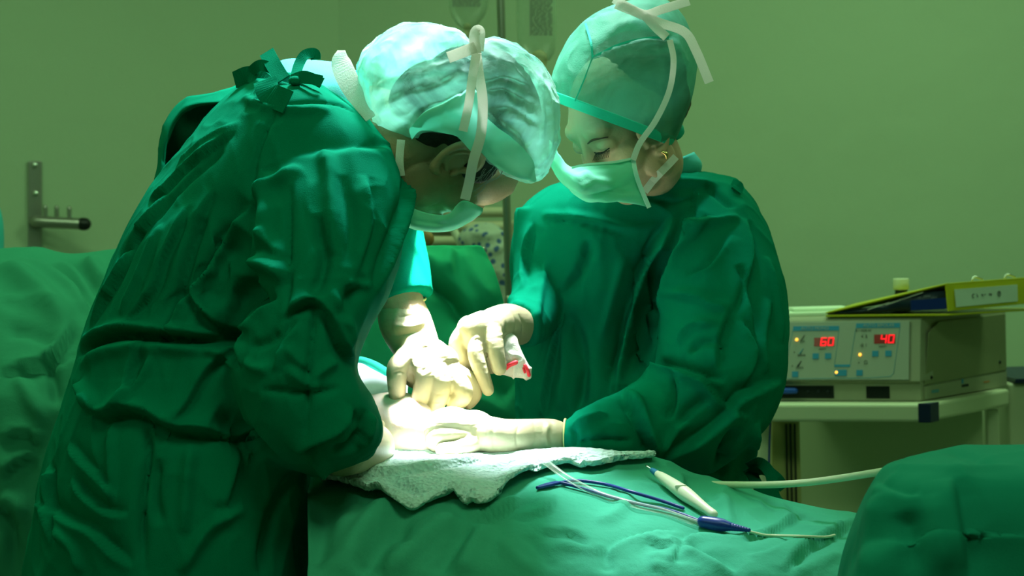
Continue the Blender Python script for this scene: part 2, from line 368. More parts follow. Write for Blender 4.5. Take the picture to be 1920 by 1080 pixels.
#%%SETTING_END
# ---------------------------------------------------------------- drapes
def rows(xs, *rs):
    """rs: (depth or list, [y...])"""
    return [[(x, y, (d[i] if isinstance(d, (list, tuple)) else d)) for i, (x, y) in enumerate(zip(xs, ys))] for d, ys in rs]
def floorrow(xs, d): return (d, [430+CAMZ/d*FPX*.985]*len(xs))
def near_surface(m):
    v, _ = vn(m); return BVHTree.FromPolygons([tuple(x) for x in v], [tuple(p.vertices) for p in m.polygons])
def on(bv, x, y, off=0.0, d=2.8):
    dr = (P(x, y, 1)-C0).normalized(); h = bv.ray_cast(C0, dr)
    if h[0] is None: return P(x, y, d)
    n = h[1] if h[1].dot(dr) < 0 else -h[1]
    return h[0]+n*off
xs = [577, 642, 700, 850, 1000, 1150, 1220, 1300, 1370, 1450, 1540, 1620, 1720]
g = G().grid(rows(xs,
    (2.70, [990, 980, 960, 940, 930, 925, 925, 950, 970, 990, 1010, 1020, 1040]),
    (2.685, [900, 880, 872, 868, 866, 862, 865, 900, 922, 945, 965, 980, 1000]),
    (2.655, [888, 872, 864, 862, 862, 860, 863, 893, 912, 936, 955, 972, 990]),
    (2.585, [915, 900, 893, 890, 890, 898, 905, 925, 938, 958, 975, 985, 1000]),
    (2.48, [960, 952, 945, 942, 945, 955, 962, 975, 985, 995, 1000, 1008, 1020]),
    (2.39, [1035, 1030, 1028, 1026, 1028, 1032, 1035, 1040, 1042, 1045, 1048, 1052, 1060]),
    (2.34, [1130]*13), (2.31, [1400]*13), (2.30, [1900]*13), floorrow(xs, 2.30)), 16, 16)
m = mesh_from(g, 'surgical_drape')
s = [G().grid(rows(xs, (2.5, [0]*13), (2.5, [1]*13)))]
v_, n_ = vn(m); FL = n_[:, 1].mean() > 0
DF = [('r', .016, .011, [(735, 935), (695, 978), (666, 1021), (645, 1080)]), ('v', .014, .010, [(770, 960), (730, 1000), (700, 1040), (680, 1080)]),
 ('r', .014, .010, [(850, 965), (808, 1000), (758, 1045), (723, 1080)]), ('r', .013, .009, [(914, 978), (880, 1040), (865, 1080)]), ('v', .012, .007, [(885, 985), (850, 1030), (820, 1080)]),
 ('s', .010, .010, [(978, 936), (928, 964), (880, 978)]), ('v', .008, .005, [(755, 978), (758, 1028)]), ('v', .02, .014, [(600, 930), (612, 990), (600, 1080)]), ('r', .016, .010, [(640, 960), (625, 1020), (610, 1080)]),
 ('s', .008, .010, [(1135, 1042), (1164, 1017), (1215, 1002), (1274, 995)]), ('r', .010, .008, [(1130, 1040), (1088, 1028), (1033, 1024)]),
 ('v', .010, .009, [(1128, 1030), (1138, 1050), (1140, 1075)]), ('s', .009, .009, [(1120, 1035), (1070, 1000), (1010, 1000)]),
 ('s', .012, .014, [(1277, 1017), (1317, 1039), (1379, 1075)]), ('s', .009, .009, [(1280, 1012), (1266, 1039), (1262, 1055)]), ('s', .009, .009, [(1277, 1017), (1244, 1024), (1208, 1013)]), ('s', .009, .009, [(1277, 1017), (1300, 1004), (1350, 1004), (1400, 1008)]),
 ('r', .010, .008, [(1350, 925), (1361, 958), (1368, 991)]), ('r', .010, .006, [(1463, 940), (1472, 973), (1470, 995)]),
 ('s', .013, .016, [(1609, 975), (1561, 1002), (1507, 1031), (1470, 1075)]), ('r', .012, .010, [(1580, 1038), (1529, 1057), (1485, 1080)]), ('s', .010, .010, [(1510, 965), (1440, 1000), (1380, 1010)]),
 ('s', .010, .010, [(1279, 890), (1283, 908), (1278, 925)]), ('v', .010, .010, [(1290, 925), (1310, 935), (1330, 938)]), ('r', .009, .006, [(1230, 1035), (1232, 1070)]),
 ('s', .012, .009, [(1050, 930), (1020, 960), (960, 975)]), ('v', .008, .006, [(980, 1000), (1010, 1030), (1040, 1070)]), ('r', .010, .007, [(940, 1010), (960, 1040), (1000, 1075)]),
 ('r', .011, .008, [(1180, 925), (1160, 960), (1120, 985)]), ('s', .009, .007, [(1400, 1040), (1440, 1035), (1500, 1010)])]
crumple(m, .006, 9, seed=3, sharp=2.2); fold(m, DF[:9], FL, 1.0, 1.45); fold(m, DF[9:], FL, .9, .8)
BV_D = near_surface(m)
drape = link('surgical_drape', m, M_drape); tag(drape, 'rumpled teal green surgical drape over the operating table, under the pencil and blue cable', 'drape')
md = drape.modifiers.new('solidify', 'SOLIDIFY'); md.thickness = .002; md.offset = 0

# left mound
xs = [-140, -60, 0, 60, 130, 210, 290, 380]
g = G().grid(rows(xs,
    (3.55, [620, 600, 570, 560, 560, 560, 570, 580]),
    (3.42, [500, 492, 484, 480, 488, 480, 478, 485]),
    (3.30, [510, 500, 494, 492, 500, 492, 490, 498]),
    (3.16, [570, 565, 560, 562, 572, 580, 590, 600]),
    (3.02, [690, 688, 686, 684, 680, 680, 690, 700]),
    (2.96, [820]*8), (2.93, [1000]*8), (2.92, [1400]*8), (2.92, [1800]*8), floorrow(xs, 2.92)), 14, 14)
m = mesh_from(g, 'surgical_drape'); v_, n_ = vn(m); FL2 = n_[:, 1].mean() > 0
LF = [('r', .022, .014, [(0, 500), (42, 525), (96, 575), (137, 625)]), ('s', .018, .016, [(42, 483), (104, 517), (146, 550), (175, 590)]), ('s', .014, .012, [(112, 490), (146, 508), (185, 560)]),
 ('r', .014, .010, [(165, 482), (180, 505), (200, 530)]), ('s', .012, -.014, [(0, 698), (52, 690), (86, 678), (120, 640), (135, 620)]), ('v', .010, .010, [(86, 680), (98, 706), (108, 762)]),
 ('r', .012, .008, [(26, 700), (57, 747), (86, 795)]), ('s', .010, .008, [(92, 690), (140, 672), (170, 670)]), ('s', .012, -.012, [(0, 827), (46, 816), (80, 835)]),
 ('s', .012, -.012, [(0, 896), (34, 868), (70, 856)]), ('r', .014, .012, [(0, 935), (25, 945), (50, 968)]), ('v', .012, .012, [(0, 955), (20, 985), (30, 1060)]), ('r', .010, .006, [(0, 560), (60, 570), (110, 590)]), ('v', .014, .008, [(10, 620), (60, 625), (110, 650)])]
crumple(m, .010, 6, seed=5); fold(m, LF, FL2, .9, 1.5)
drape2 = link('surgical_drape', m, M_drape2); tag(drape2, 'green drape over a mound at the left, behind the surgeon in the bouffant cap', 'drape')
md = drape2.modifiers.new('solidify', 'SOLIDIFY'); md.thickness = .002; md.offset = 0

# foreground right covered table
xs = [1560, 1600, 1650, 1700, 1780, 1850, 1930, 2020, 2120]
g = G().grid(rows(xs,
    ([2.30]*9, [1300, 1150, 960, 905, 880, 870, 865, 865, 870]),
    ([2.26, 2.26, 2.24, 2.24, 2.24, 2.24, 2.24, 2.24, 2.24], [1180, 1010, 895, 868, 850, 841, 838, 836, 840]),
    ([2.18, 2.16, 2.14, 2.12, 2.12, 2.12, 2.12, 2.12, 2.12], [1150, 985, 893, 873, 860, 853, 850, 848, 850]),
    ([2.12, 2.10, 2.06, 2.04, 2.03, 2.03, 2.03, 2.03, 2.03], [1130, 990, 905, 888, 880, 877, 874, 872, 872]),
    ([2.08, 2.06, 2.02, 2.00, 1.99, 1.99, 1.99, 1.99, 1.99], [1150, 1010, 940, 925, 915, 912, 910, 908, 906]),
    ([2.06, 2.04, 2.00, 1.98, 1.97, 1.97, 1.97, 1.97, 1.97], [1180, 1060, 1010, 1000, 995, 995, 995, 995, 995]),
    (1.965, [1300, 1200, 1150, 1120, 1110, 1110, 1110, 1110, 1110]), (1.96, [1900]*9), floorrow(xs, 1.96)), 14, 14)
m = mesh_from(g, 'surgical_drape'); v_, n_ = vn(m); FL3 = n_[:, 1].mean() > 0
RF = [('v', .010, .006, [(1780, 846), (1822, 858), (1864, 876)]), ('s', .014, .010, [(1787, 897), (1794, 946), (1806, 1017), (1815, 1080)]), ('s', .010, .007, [(1639, 907), (1674, 922), (1703, 932), (1727, 929)]),
 ('v', .014, .010, [(1700, 960), (1706, 1010), (1716, 1075)]), ('r', .010, .004, [(1664, 876), (1717, 878), (1822, 880), (1915, 876)]), ('r', .016, .008, [(1650, 930), (1635, 1000), (1625, 1080)]), 
 ('r', .012, .006, [(1750, 930), (1760, 1000), (1765, 1075)])]
crumple(m, .005, 8, seed=9); fold(m, RF, FL3)
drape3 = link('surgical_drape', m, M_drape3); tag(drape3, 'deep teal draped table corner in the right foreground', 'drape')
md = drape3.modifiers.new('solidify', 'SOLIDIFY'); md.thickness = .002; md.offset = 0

# upright screen drape behind the hands
xs = [700, 745, 800, 860, 913, 935, 960]
g = G().grid([[(700, 470, 3.24), (745, 466, 3.24), (800, 463, 3.25), (860, 461, 3.26), (900, 460, 3.26), (915, 478, 3.26)],
    [(690, 520, 3.22), (745, 520, 3.22), (800, 518, 3.22), (860, 515, 3.24), (905, 515, 3.24), (931, 520, 3.24)],
    [(680, 580, 3.20), (745, 580, 3.21), (800, 580, 3.22), (860, 580, 3.22), (915, 580, 3.23), (950, 585, 3.23)],
    [(670, 680, 3.18), (745, 680, 3.19), (820, 680, 3.20), (880, 680, 3.20), (940, 680, 3.21), (985, 690, 3.21)],
    [(660, 780, 3.16), (745, 780, 3.17), (820, 780, 3.17), (880, 780, 3.18), (940, 780, 3.19), (1000, 790, 3.19)],
    [(660, 1000, 3.16), (745, 1000, 3.17), (820, 1000, 3.17), (880, 1000, 3.18), (940, 1000, 3.19), (1000, 1000, 3.19)],
    [(660, 2050, 3.16), (745, 2050, 3.17), (820, 2050, 3.17), (880, 2050, 3.18), (940, 2050, 3.19), (1000, 2050, 3.19)]], 14, 14)
m = mesh_from(g, 'screen_drape'); v_, n_ = vn(m); FL4 = n_[:, 1].mean() > 0
SF = [('s', .016, -.018, [(768, 473), (820, 520), (862, 560), (890, 600)]), ('v', .016, .014, [(790, 500), (840, 555), (880, 610)]), ('r', .01, .007, [(845, 465), (838, 490), (830, 515)]), ('r', .01, .005, [(800, 562), (850, 565), (870, 580)]),
 ('r', .014, .008, [(860, 470), (890, 520), (930, 570)]), ('v', .014, .008, [(900, 700), (930, 720), (960, 740)]), ('r', .012, .006, [(850, 740), (900, 750), (960, 785)]), ('v', .012, .008, [(745, 500), (770, 520), (790, 560)])]
crumple(m, .006, 7, seed=12); fold(m, SF, FL4, 1.0, 1.8)
o = link('screen_drape', m, M_screen); tag(o, 'upright green drape hanging as a screen behind the gloved hands', 'drape')
md = o.modifiers.new('solidify', 'SOLIDIFY'); md.thickness = .002; md.offset = 0

# frame that carries the screen drape, operating table below the drapes
t = empty('drape_screen_frame', (0, 0, 0)); tag(t, 'metal frame carrying the upright green drape behind the gloved hands', 'frame')
a, b = P(705, 474, 3.27), P(905, 468, 3.28)
part('top_bar', G().tube3([(*a, .005), (*b, .005)], n=10), M_metal, t)
for q in (a, b): part('post', G().tube3([(q.x, q.y, q.z, .005), (q.x, q.y, .01, .005)], n=10), M_metal, t)
t = empty('operating_table', (.1, 2.56, 0)); tag(t, 'operating table hidden beneath the teal surgical drape', 'table')
part('tabletop', G().box((.02, 2.56, .83), (.24, .15, .03)), M_black, t, bevel=.01)
part('column', G().box((.02, 2.56, .44), (.08, .08, .36)), M_steel, t, bevel=.01)
part('base', G().box((.02, 2.56, .04), (.2, .14, .04)), M_steel, t, bevel=.01)

# terry towel
top = [(600, 868), (640, 852), (700, 842), (780, 844), (870, 848), (930, 852), (1000, 849), (1060, 845), (1100, 846), (1150, 851), (1190, 852), (1222, 855)]
bot = [(606, 908), (645, 912), (700, 932), (775, 964), (838, 938), (903, 951), (960, 915), (1020, 886), (1065, 877), (1115, 882), (1180, 863), (1224, 859)]
rws = []
for k, tt in enumerate(np.linspace(0, 1, 12)):
    r = []
    for i, (a, b) in enumerate(zip(top, bot)):
        x = a[0]*(1-tt)+b[0]*tt; y = a[1]*(1-tt)+b[1]*tt
        p = on(BV_D, x, max(y+6, 872 if x < 1200 else 868), .014)
        if tt < .5: q = P(x, y, 2.675-.08*tt); s_ = max(0, 1-tt*3.2); p = p*(1-s_)+q*s_
        r.append(tuple(p))
    rws.append(r)
g = G().grid(rws, 12, 8, px=False); m = mesh_from(g, 'towel'); v_, n_ = vn(m); FT = n_[:, 1].mean() > 0
if FT: m.flip_normals()
TF = [('s', .010, -.007, [(640, 893), (700, 890), (780, 885), (870, 872), (940, 862)]), ('r', .012, .010, [(690, 915), (735, 935), (778, 955)]), ('v', .012, .008, [(720, 900), (760, 915), (790, 935)]),
  ('r', .009, .009, [(850, 915), (862, 930), (868, 940)]), ('v', .007, .007, [(868, 920), (880, 935), (888, 948)]), ('r', .008, .008, [(892, 925), (900, 940), (908, 950)]), ('r', .010, .007, [(940, 915), (985, 885), (1040, 870)]),
  ('v', .008, .006, [(1080, 860), (1110, 872), (1130, 878)]), ('s', .008, .006, [(1000, 880), (1060, 868), (1120, 870), (1180, 858)])]
fold(m, TF); crumple(m, .002, 60, seed=2); 
towel = link('towel', m, M_towel); tag(towel, 'white terry towel spread over the drape edge in front of the gloved hands', 'towel')
md = towel.modifiers.new('solidify', 'SOLIDIFY'); md.thickness = .008; md.offset = 0
BV_T = near_surface(m)

# ---------------------------------------------------------------- heads
def ear_parts(g, M, side, df=0, ys=1):
    def L(f, y, u): return M @ Vector((f+df, side*y*ys, u))
    hx = [(.014, .074, .004, .0045), (.017, .080, .016, .005), (.010, .086, .029, .0052), (-.004, .090, .035, .0055), (-.018, .093, .030, .0055), (-.026, .093, .014, .0052), (-.024, .089, -.004, .005), (-.016, .083, -.018, .0052), (-.006, .078, -.027, .0072), (.003, .075, -.024, .005)]
    g.tube3([(*L(a, b, c), r) for a, b, c, r in hx], n=12)
    ah = [(-.002, .082, .024, .003), (-.012, .084, .016, .0036), (-.016, .083, .002, .0036), (-.010, .080, -.010, .0035), (.002, .078, -.013, .0035)]
    g.tube3([(*L(a, b, c), r) for a, b, c, r in ah], n=10)
    g.tube3([(*L(.012, .076, -.004), .0045), (*L(.012, .075, -.010), .004)], n=10)
    R = M.to_3x3()
    g.ell3(L(-.008, .074, .004), (.017, .0045, .026), R)
def head_geo(M, neck, ears=(1, -1), eye=.0125, jaw=1.0, low=1.0, df=0, ys=1, nr=1.0, nf=0):
    g = G(); R = M.to_3x3()
    lw = low
    def E(f, y, u, a, b, c): g.ell3(M @ Vector((f, y, u if u > 0 else u*lw)), (a, b, c), R)
    E(-.012, 0, .045, .096, .074, .082); E(.040, 0, .035, .050, .060, .062); E(.03, 0, -.02, .056, .060, .062)
    E(.028, 0, -.062, .050, .050*jaw, .040); E(.062, 0, -.088, .020, .026, .018)
    E(.070, .020, .046, .020, .032, .018); E(.070, -.020, .046, .020, .032, .018)
    for s in (1, -1):
        E(.052, s*.038, -.010, .028, .024, .030); E(.071, s*.031, .022, eye+.004, eye+.006, eye+.001)
        E(.096, s*.010, -.022, .011, .008, .008); E(.02, s*.052, -.05, .03, .012, .03)
    g.tube3([(*(M @ Vector((.078, 0, .044))), .010), (*(M @ Vector((.091, 0, .012))), .0095), (*(M @ Vector((.103, 0, -.012))), .0115), (*(M @ Vector((.092, 0, -.024*lw))), .009)], n=14)
    E(.080, 0, -.050, .012, .024, .010)
    n0 = M @ Vector((-.035+nf, 0, -.01)); n1 = M @ Vector((-.03+nf, 0, -.07+nf*.5))
    g.tube3([(*n0, .05*nr), (*n1, .055*nr)]+[tuple(q) for q in neck], n=24)
    for s in ears: ear_parts(g, M, s, df, ys)
    return g
def frame_matrix(O, F, U):
    F = F.normalized(); Y = U.cross(F).normalized(); U = F.cross(Y).normalized()
    M = Matrix((F, Y, U)).transposed().to_4x4(); M.translation = O; return M

def cloth_union(g, voxel, smooth, name): return remesh(g, voxel, smooth, name)

# ================================================================= LEFT SURGEON
OL = P(838, 269, 2.585)
ML = frame_matrix(OL, Vector((.34, .40, -.85)), Vector((.93, .02, .36)))
hg = head_geo(ML, [(*P(700, 250, 2.62), .062), (*P(600, 270, 2.64), .075)], ears=(-1,))
for s_ in (1, -1): hg.ell3(ML @ Vector((.054, s_*.030, .030)), (.036, .030, .044), ML.to_3x3())
# inner body: trunk, legs and arms inside the gown
for pts in ([(600, 270, 2.64, .07), (520, 330, 2.64, .10), (440, 520, 2.64, .11), (360, 800, 2.62, .12), (320, 980, 2.62, .13)],
            [(320, 980, 2.55, .08), (330, 1500, 2.55, .07), (330, 2250, 2.55, .045), (345, 2340, 2.55, .045)], [(320, 980, 2.70, .08), (330, 1500, 2.70, .07), (330, 2200, 2.70, .045), (345, 2230, 2.70, .045)],
            [(640, 350, 2.50, .05), (600, 560, 2.46, .045), (570, 780, 2.46, .04), (640, 850, 2.55, .03)],
            [(680, 350, 2.80, .05), (715, 480, 2.80, .04), (765, 600, 2.77, .030), (785, 660, 2.75, .026)]):
    hg.tube(pts, n=16)
surgeonL = link('person', remesh(hg, .0018, 6, 'person'), M_skin_dark); BV_L = near_surface(surgeonL.data)
tag(surgeonL, 'surgeon in green gown and white bouffant cap, bending right over the patient', 'person')
def child(name, m, material, par): o = link(name, m, material); o.parent = par; return o
def cpart(name, g, material, par, **k): o = obj(name, g, material, None, **k); o.parent = par; return o

tg = G().loft([(20, 2080, 584, 2080, 2.62, .20), (22, 1400, 584, 1400, 2.62, .20), (45, 1080, 582, 1080, 2.62, .21), (70, 940, 578, 960, 2.62, .21), (103, 820, 578, 860, 2.62, .205),
  (138, 690, 590, 780, 2.63, .20), (165, 600, 650, 690, 2.64, .20), (200, 510, 690, 620, 2.64, .20), (235, 430, 725, 530, 2.64, .20), (275, 365, 752, 440, 2.65, .205), (312, 322, 766, 380, 2.65, .21), (380, 236, 768, 330, 2.65, .205),
  (445, 170, 752, 282, 2.65, .19), (500, 140, 718, 238, 2.65, .16), (545, 132, 690, 208, 2.65, .11)], 6, 56)
tg.loft([(500, 300, 730, 280, 2.50, .07), (478, 380, 762, 360, 2.49, .095), (466, 470, 757, 440, 2.47, .10), (470, 560, 728, 540, 2.45, .095), (452, 620, 690, 615, 2.44, .092), (436, 690, 668, 690, 2.43, .09),
  (450, 760, 694, 745, 2.43, .09), (478, 830, 712, 800, 2.44, .088), (520, 872, 708, 835, 2.46, .075), (590, 890, 690, 862, 2.50, .05)], 6, 40)
tg.tube([(660, 340, 2.78, .08), (705, 430, 2.82, .066), (726, 490, 2.81, .056), (746, 545, 2.79, .045), (753, 565, 2.785, .042)], n=28, round_ends=False)
gm = cloth_union(tg, .0035, 8, 'gown')
lower = lambda v: np.clip((1.36-v[:, 2])/.25, .35, 1.)
crumple(gm, .0055, 8, (1, 1, .55), 2.4, 1); crumple(gm, .0022, 22, (1, 1, .6), 2.5, 2)
GF = [('V', .004, .006, [(518, 208), (498, 245), (479, 301), (470, 375)]), ('V', .004, .006, [(470, 172), (488, 190), (535, 196), (581, 189), (632, 194), (668, 212)]), ('r', .010, .006, [(455, 180), (500, 200), (560, 208), (620, 205)]),
 ('s', .010, .008, [(442, 245), (363, 301), (308, 356), (280, 375)]), ('v', .010, .007, [(419, 278), (349, 338), (289, 407)]), ('r', .009, .005, [(450, 230), (380, 270), (330, 320)]),
 ('s', .014, -.020, [(471, 383), (417, 442), (362, 533), (333, 575), (308, 640)]), ('v', .030, .022, [(455, 430), (400, 510), (380, 580)]), ('v', .022, .022, [(462, 520), (440, 600), (430, 650)]),
 ('r', .012, .009, [(604, 282), (618, 319), (622, 384), (622, 477)]), ('v', .010, .010, [(595, 402), (600, 444), (609, 477), (600, 523), (585, 560)]), ('r', .010, .007, [(497, 430), (507, 453), (535, 481)]),
 ('v', .016, .022, [(478, 500), (468, 530), (478, 560), (486, 580)]), ('r', .014, .016, [(478, 492), (510, 500), (540, 520)]), ('V', .007, .008, [(544, 347), (539, 477), (539, 560), (530, 600)]), ('r', .016, .010, [(505, 320), (500, 400), (488, 470)]),
 ('s', .012, -.012, [(757, 310), (766, 338), (761, 384), (747, 430), (724, 490), (700, 548)]), ('r', .014, .008, [(560, 310), (510, 350), (480, 390)]), ('v', .012, .006, [(640, 330), (660, 420), (650, 500)]), ('s', .012, .007, [(690, 330), (700, 420), (670, 520)]),
 ('V', .007, .016, [(262, 429), (246, 454), (223, 490)]), ('s', .011, .010, [(312, 362), (287, 400), (250, 446), (229, 500), (196, 558), (167, 617)]),
 ('s', .010, .009, [(350, 387), (333, 433), (308, 483), (287, 542), (233, 608)]), ('s', .010, .009, [(400, 358), (367, 417), (342, 483), (325, 542), (308, 625)]), ('r', .009, .006, [(300, 420), (280, 470), (250, 540), (225, 590)]), ('v', .010, .008, [(375, 400), (350, 460), (330, 520), (300, 600)]),
 ('s', .012, -.014, [(358, 533), (367, 571), (421, 617), (475, 620)]), ('r', .008, .007, [(330, 572), (355, 540), (400, 500)]),
 ('v', .0075, .022, [(130, 680), (146, 662), (165, 650), (192, 637), (233, 627), (292, 631), (354, 637), (450, 640)]), ('r', .010, .010, [(150, 640), (192, 622), (233, 613), (292, 617), (354, 623), (440, 626)]), ('r', .012, .008, [(150, 685), (200, 660), (292, 652), (400, 658)]),
 ('s', .010, .009, [(266, 635), (255, 670), (245, 700), (243, 760)]), ('s', .010, .010, [(450, 640), (418, 668), (385, 700), (350, 760), (320, 795)]), ('r', .009, .007, [(290, 655), (270, 700), (240, 740), (215, 768)]), ('r', .008, .008, [(380, 655), (420, 665), (440, 690)]),
 ('s', .012, -.020, [(155, 764), (195, 779), (235, 767), (281, 781), (321, 802), (390, 810), (480, 827)]), ('v', .022, .020, [(400, 780), (440, 800), (480, 830), (500, 860)]), ('r', .012, .010, [(185, 770), (160, 740), (150, 720)]),
 ('V', .005, .012, [(273, 799), (276, 862), (267, 948), (270, 1080)]), ('s', .012, .012, [(69, 942), (132, 977), (172, 994), (207, 1028), (247, 1063)]), ('s', .010, .010, [(138, 895), (160, 930), (200, 960), (240, 965)]), ('r', .009, .007, [(205, 780), (208, 860), (203, 950)]),
 ('s', .010, .009, [(459, 838), (436, 908), (425, 955)]), ('r', .010, .009, [(460, 950), (400, 985), (370, 1020), (340, 1075)]), ('v', .012, .010, [(560, 880), (520, 940), (500, 1010), (490, 1080)]), ('r', .012, .008, [(360, 830), (350, 900), (345, 1000)]),
 ('s', .010, .009, [(130, 830), (150, 860), (190, 900), (215, 930)]), ('v', .01, .008, [(300, 860), (290, 920), (300, 985)]), ('s', .012, .010, [(95, 870), (90, 930), (100, 1020)]), ('r', .010, .008, [(100, 990), (140, 1030), (150, 1075)]),
 ('V', .005, .008, [(588, 564), (585, 641), (578, 718), (573, 824)]), ('V', .005, .007, [(487, 732), (578, 735), (641, 727)]), ('s', .010, -.012, [(525, 600), (554, 575), (588, 564), (617, 593), (641, 650), (665, 680)]),
 ('s', .010, .010, [(510, 690), (530, 640), (560, 600)]), ('r', .008, .007, [(652, 525), (665, 532), (702, 535)]), ('r', .010, .008, [(535, 690), (578, 722), (600, 730)]), ('r', .009, .007, [(580, 715), (610, 690), (635, 675)]), ('r', .009, .007, [(535, 650), (560, 675), (578, 690)]),
 ('s', .012, .014, [(665, 766), (645, 805), (583, 833), (560, 850)]), ('r', .010, .010, [(578, 843), (600, 870), (612, 886)]), ('s', .012, -.010, [(690, 770), (688, 810), (665, 840)]), ('v', .010, .010, [(620, 850), (660, 840), (690, 815)]),
 ('s', .012, .014, [(450, 690), (453, 640), (487, 590), (520, 560)]), ('r', .008, .006, [(460, 680), (480, 690), (505, 695)]), ('v', .008, .006, [(470, 650), (500, 640), (520, 620)]), ('v', .014, .010, [(640, 600), (655, 560), (690, 520)]), ('r', .01, .008, [(620, 540), (650, 600), (655, 650)])]
fold(gm, GF, kw=.72, kh=1.35)
gownL = child('gown', gm, M_gown, surgeonL)
# raised far half of the open gown back and its rim
g = G().grid([[(296, 345, 2.74), (300, 262, 2.75), (322, 212, 2.76), (356, 184, 2.76), (420, 172, 2.74), (488, 140, 2.72)],
              [(315, 350, 2.79), (330, 280, 2.80), (352, 235, 2.80), (385, 215, 2.80), (440, 195, 2.78), (500, 165, 2.76)],
              [(350, 380, 2.79), (370, 330, 2.80), (400, 290, 2.80), (430, 260, 2.80), (470, 230, 2.78), (520, 200, 2.76)]], 8, 8)
cpart('gown_back_lining', g, M_gown_shaded, surgeonL, solid=.002)
g = G().grid([[(282, 385, 2.70), (294, 320, 2.72), (302, 255, 2.73), (318, 212, 2.74), (352, 182, 2.74), (430, 166, 2.72), (492, 128, 2.71)],
              [(292, 372, 2.66), (303, 325, 2.67), (310, 265, 2.68), (326, 224, 2.69), (360, 196, 2.69), (440, 186, 2.66), (500, 152, 2.66)],
              [(300, 352, 2.66), (308, 300, 2.68), (316, 262, 2.70), (332, 228, 2.71), (362, 203, 2.71), (438, 190, 2.68), (502, 160, 2.66)]], 8, 6)
m = mesh_from(g, 'gown_back_edge'); crumple(m, .003, 14, seed=4); o = child('gown_back_edge', m, M_gown, surgeonL); md = o.modifiers.new('solidify', 'SOLIDIFY'); md.thickness = .003
# scrub shirt collar, gown ties
g = G().loft([(500, 150, 520, 330, 2.65, .12), (530, 116, 570, 330, 2.65, .115), (600, 113, 640, 330, 2.64, .105), (655, 125, 690, 330, 2.63, .09), (690, 160, 715, 330, 2.62, .078)], 6, 36, cap=False)
m = remesh(g, .004, 3, 'scrub_shirt') if False else mesh_from(g, 'scrub_shirt'); crumple(m, .004, 14, (1, 1, 2), seed=6); child('scrub_shirt', m, M_scrub, surgeonL)
for pts, wd in (([(500, 98, 2.56), (512, 120, 2.54), (530, 150, 2.52)], .020), ([(470, 135, 2.58), (490, 122, 2.55), (520, 135, 2.54), (545, 155, 2.52)], .014), ([(440, 150, 2.60), (470, 140, 2.58), (500, 160, 2.55), (480, 190, 2.52)], .022),
                ([(552, 152, 2.52), (560, 122, 2.54), (572, 103, 2.55), (590, 100, 2.56), (592, 112, 2.56)], .013), ([(548, 150, 2.52), (570, 143, 2.52), (592, 150, 2.51), (604, 156, 2.51)], .014), ([(560, 146, 2.51), (585, 148, 2.50), (604, 152, 2.50)], .014), ([(497, 150, 2.50), (505, 175, 2.48), (540, 192, 2.46)], .030)):
    cpart('gown_tie', G().ribbon(pts, wd, .002), M_gown, surgeonL, smooth=False)
cpart('tie_knot', G().ell(553, 151, 2.51, .008, .007, .006), M_gown, surgeonL)

# hair and bouffant cap
R3 = ML.to_3x3()
hgeo = G().ell3(ML @ Vector((-.024, 0, .052)), (.088, .079, .082), R3).ell3(ML @ Vector((-.055, 0, .005)), (.055, .071, .06), R3)
hgeo.ell3(ML @ Vector((.022, -.068, .026)), (.020, .010, .024), R3)
hm = remesh(hgeo, .003, 3, 'hair'); crumple(hm, .0025, 45, (1, 1, 1), 1.5, 8); child('hair', hm, M_hair_dark, surgeonL)
for k in range(14):     # greying sideburn strands
    f = rng.uniform(.018, .042); u = rng.uniform(.018, .045)
    p0 = ML @ Vector((f, -.072, u+.012)); p1 = ML @ Vector((f+rng.uniform(0, .010), -.079, u)); p2 = ML @ Vector((f+rng.uniform(.004, .016), -.076, u-rng.uniform(.008, .02)))
    if k == 0: sg = G()
    sg.tube3([(*p0, .0004), (*p1, .0004), (*p2, .0003)], n=5, sub=4)
cpart('sideburn_strands', sg, mat('grey_hair', (.35, .36, .34), .5), surgeonL)
cg = G().loft([(684, 150, 700, 215, 2.585, .03), (672, 128, 706, 243, 2.585, .068, 2.6), (690, 94, 735, 260, 2.585, .090, 2.8), (725, 62, 768, 262, 2.585, .098, 3.), (765, 47, 795, 262, 2.585, .101, 3.), (815, 48, 830, 262, 2.585, .102, 3.), (858, 62, 862, 266, 2.585, .101, 3.),
  (890, 88, 888, 285, 2.585, .099, 3.), (925, 76, 905, 300, 2.585, .100, 3.), (965, 86, 930, 316, 2.585, .098, 2.8), (1000, 108, 955, 328, 2.585, .094, 2.6), (1030, 150, 985, 337, 2.585, .084, 2.4), (1045, 210, 1008, 336, 2.585, .066, 2.3), (1046, 265, 1022, 322, 2.585, .035)], 7, 64)
cm = remesh(cg, .0026, 5, 'bouffant_cap'); crumple(cm, .0045, 16, (1, 1, 1), 2.2, 11); crumple(cm, .0028, 42, (1, 1, 1), 2.5, 12)
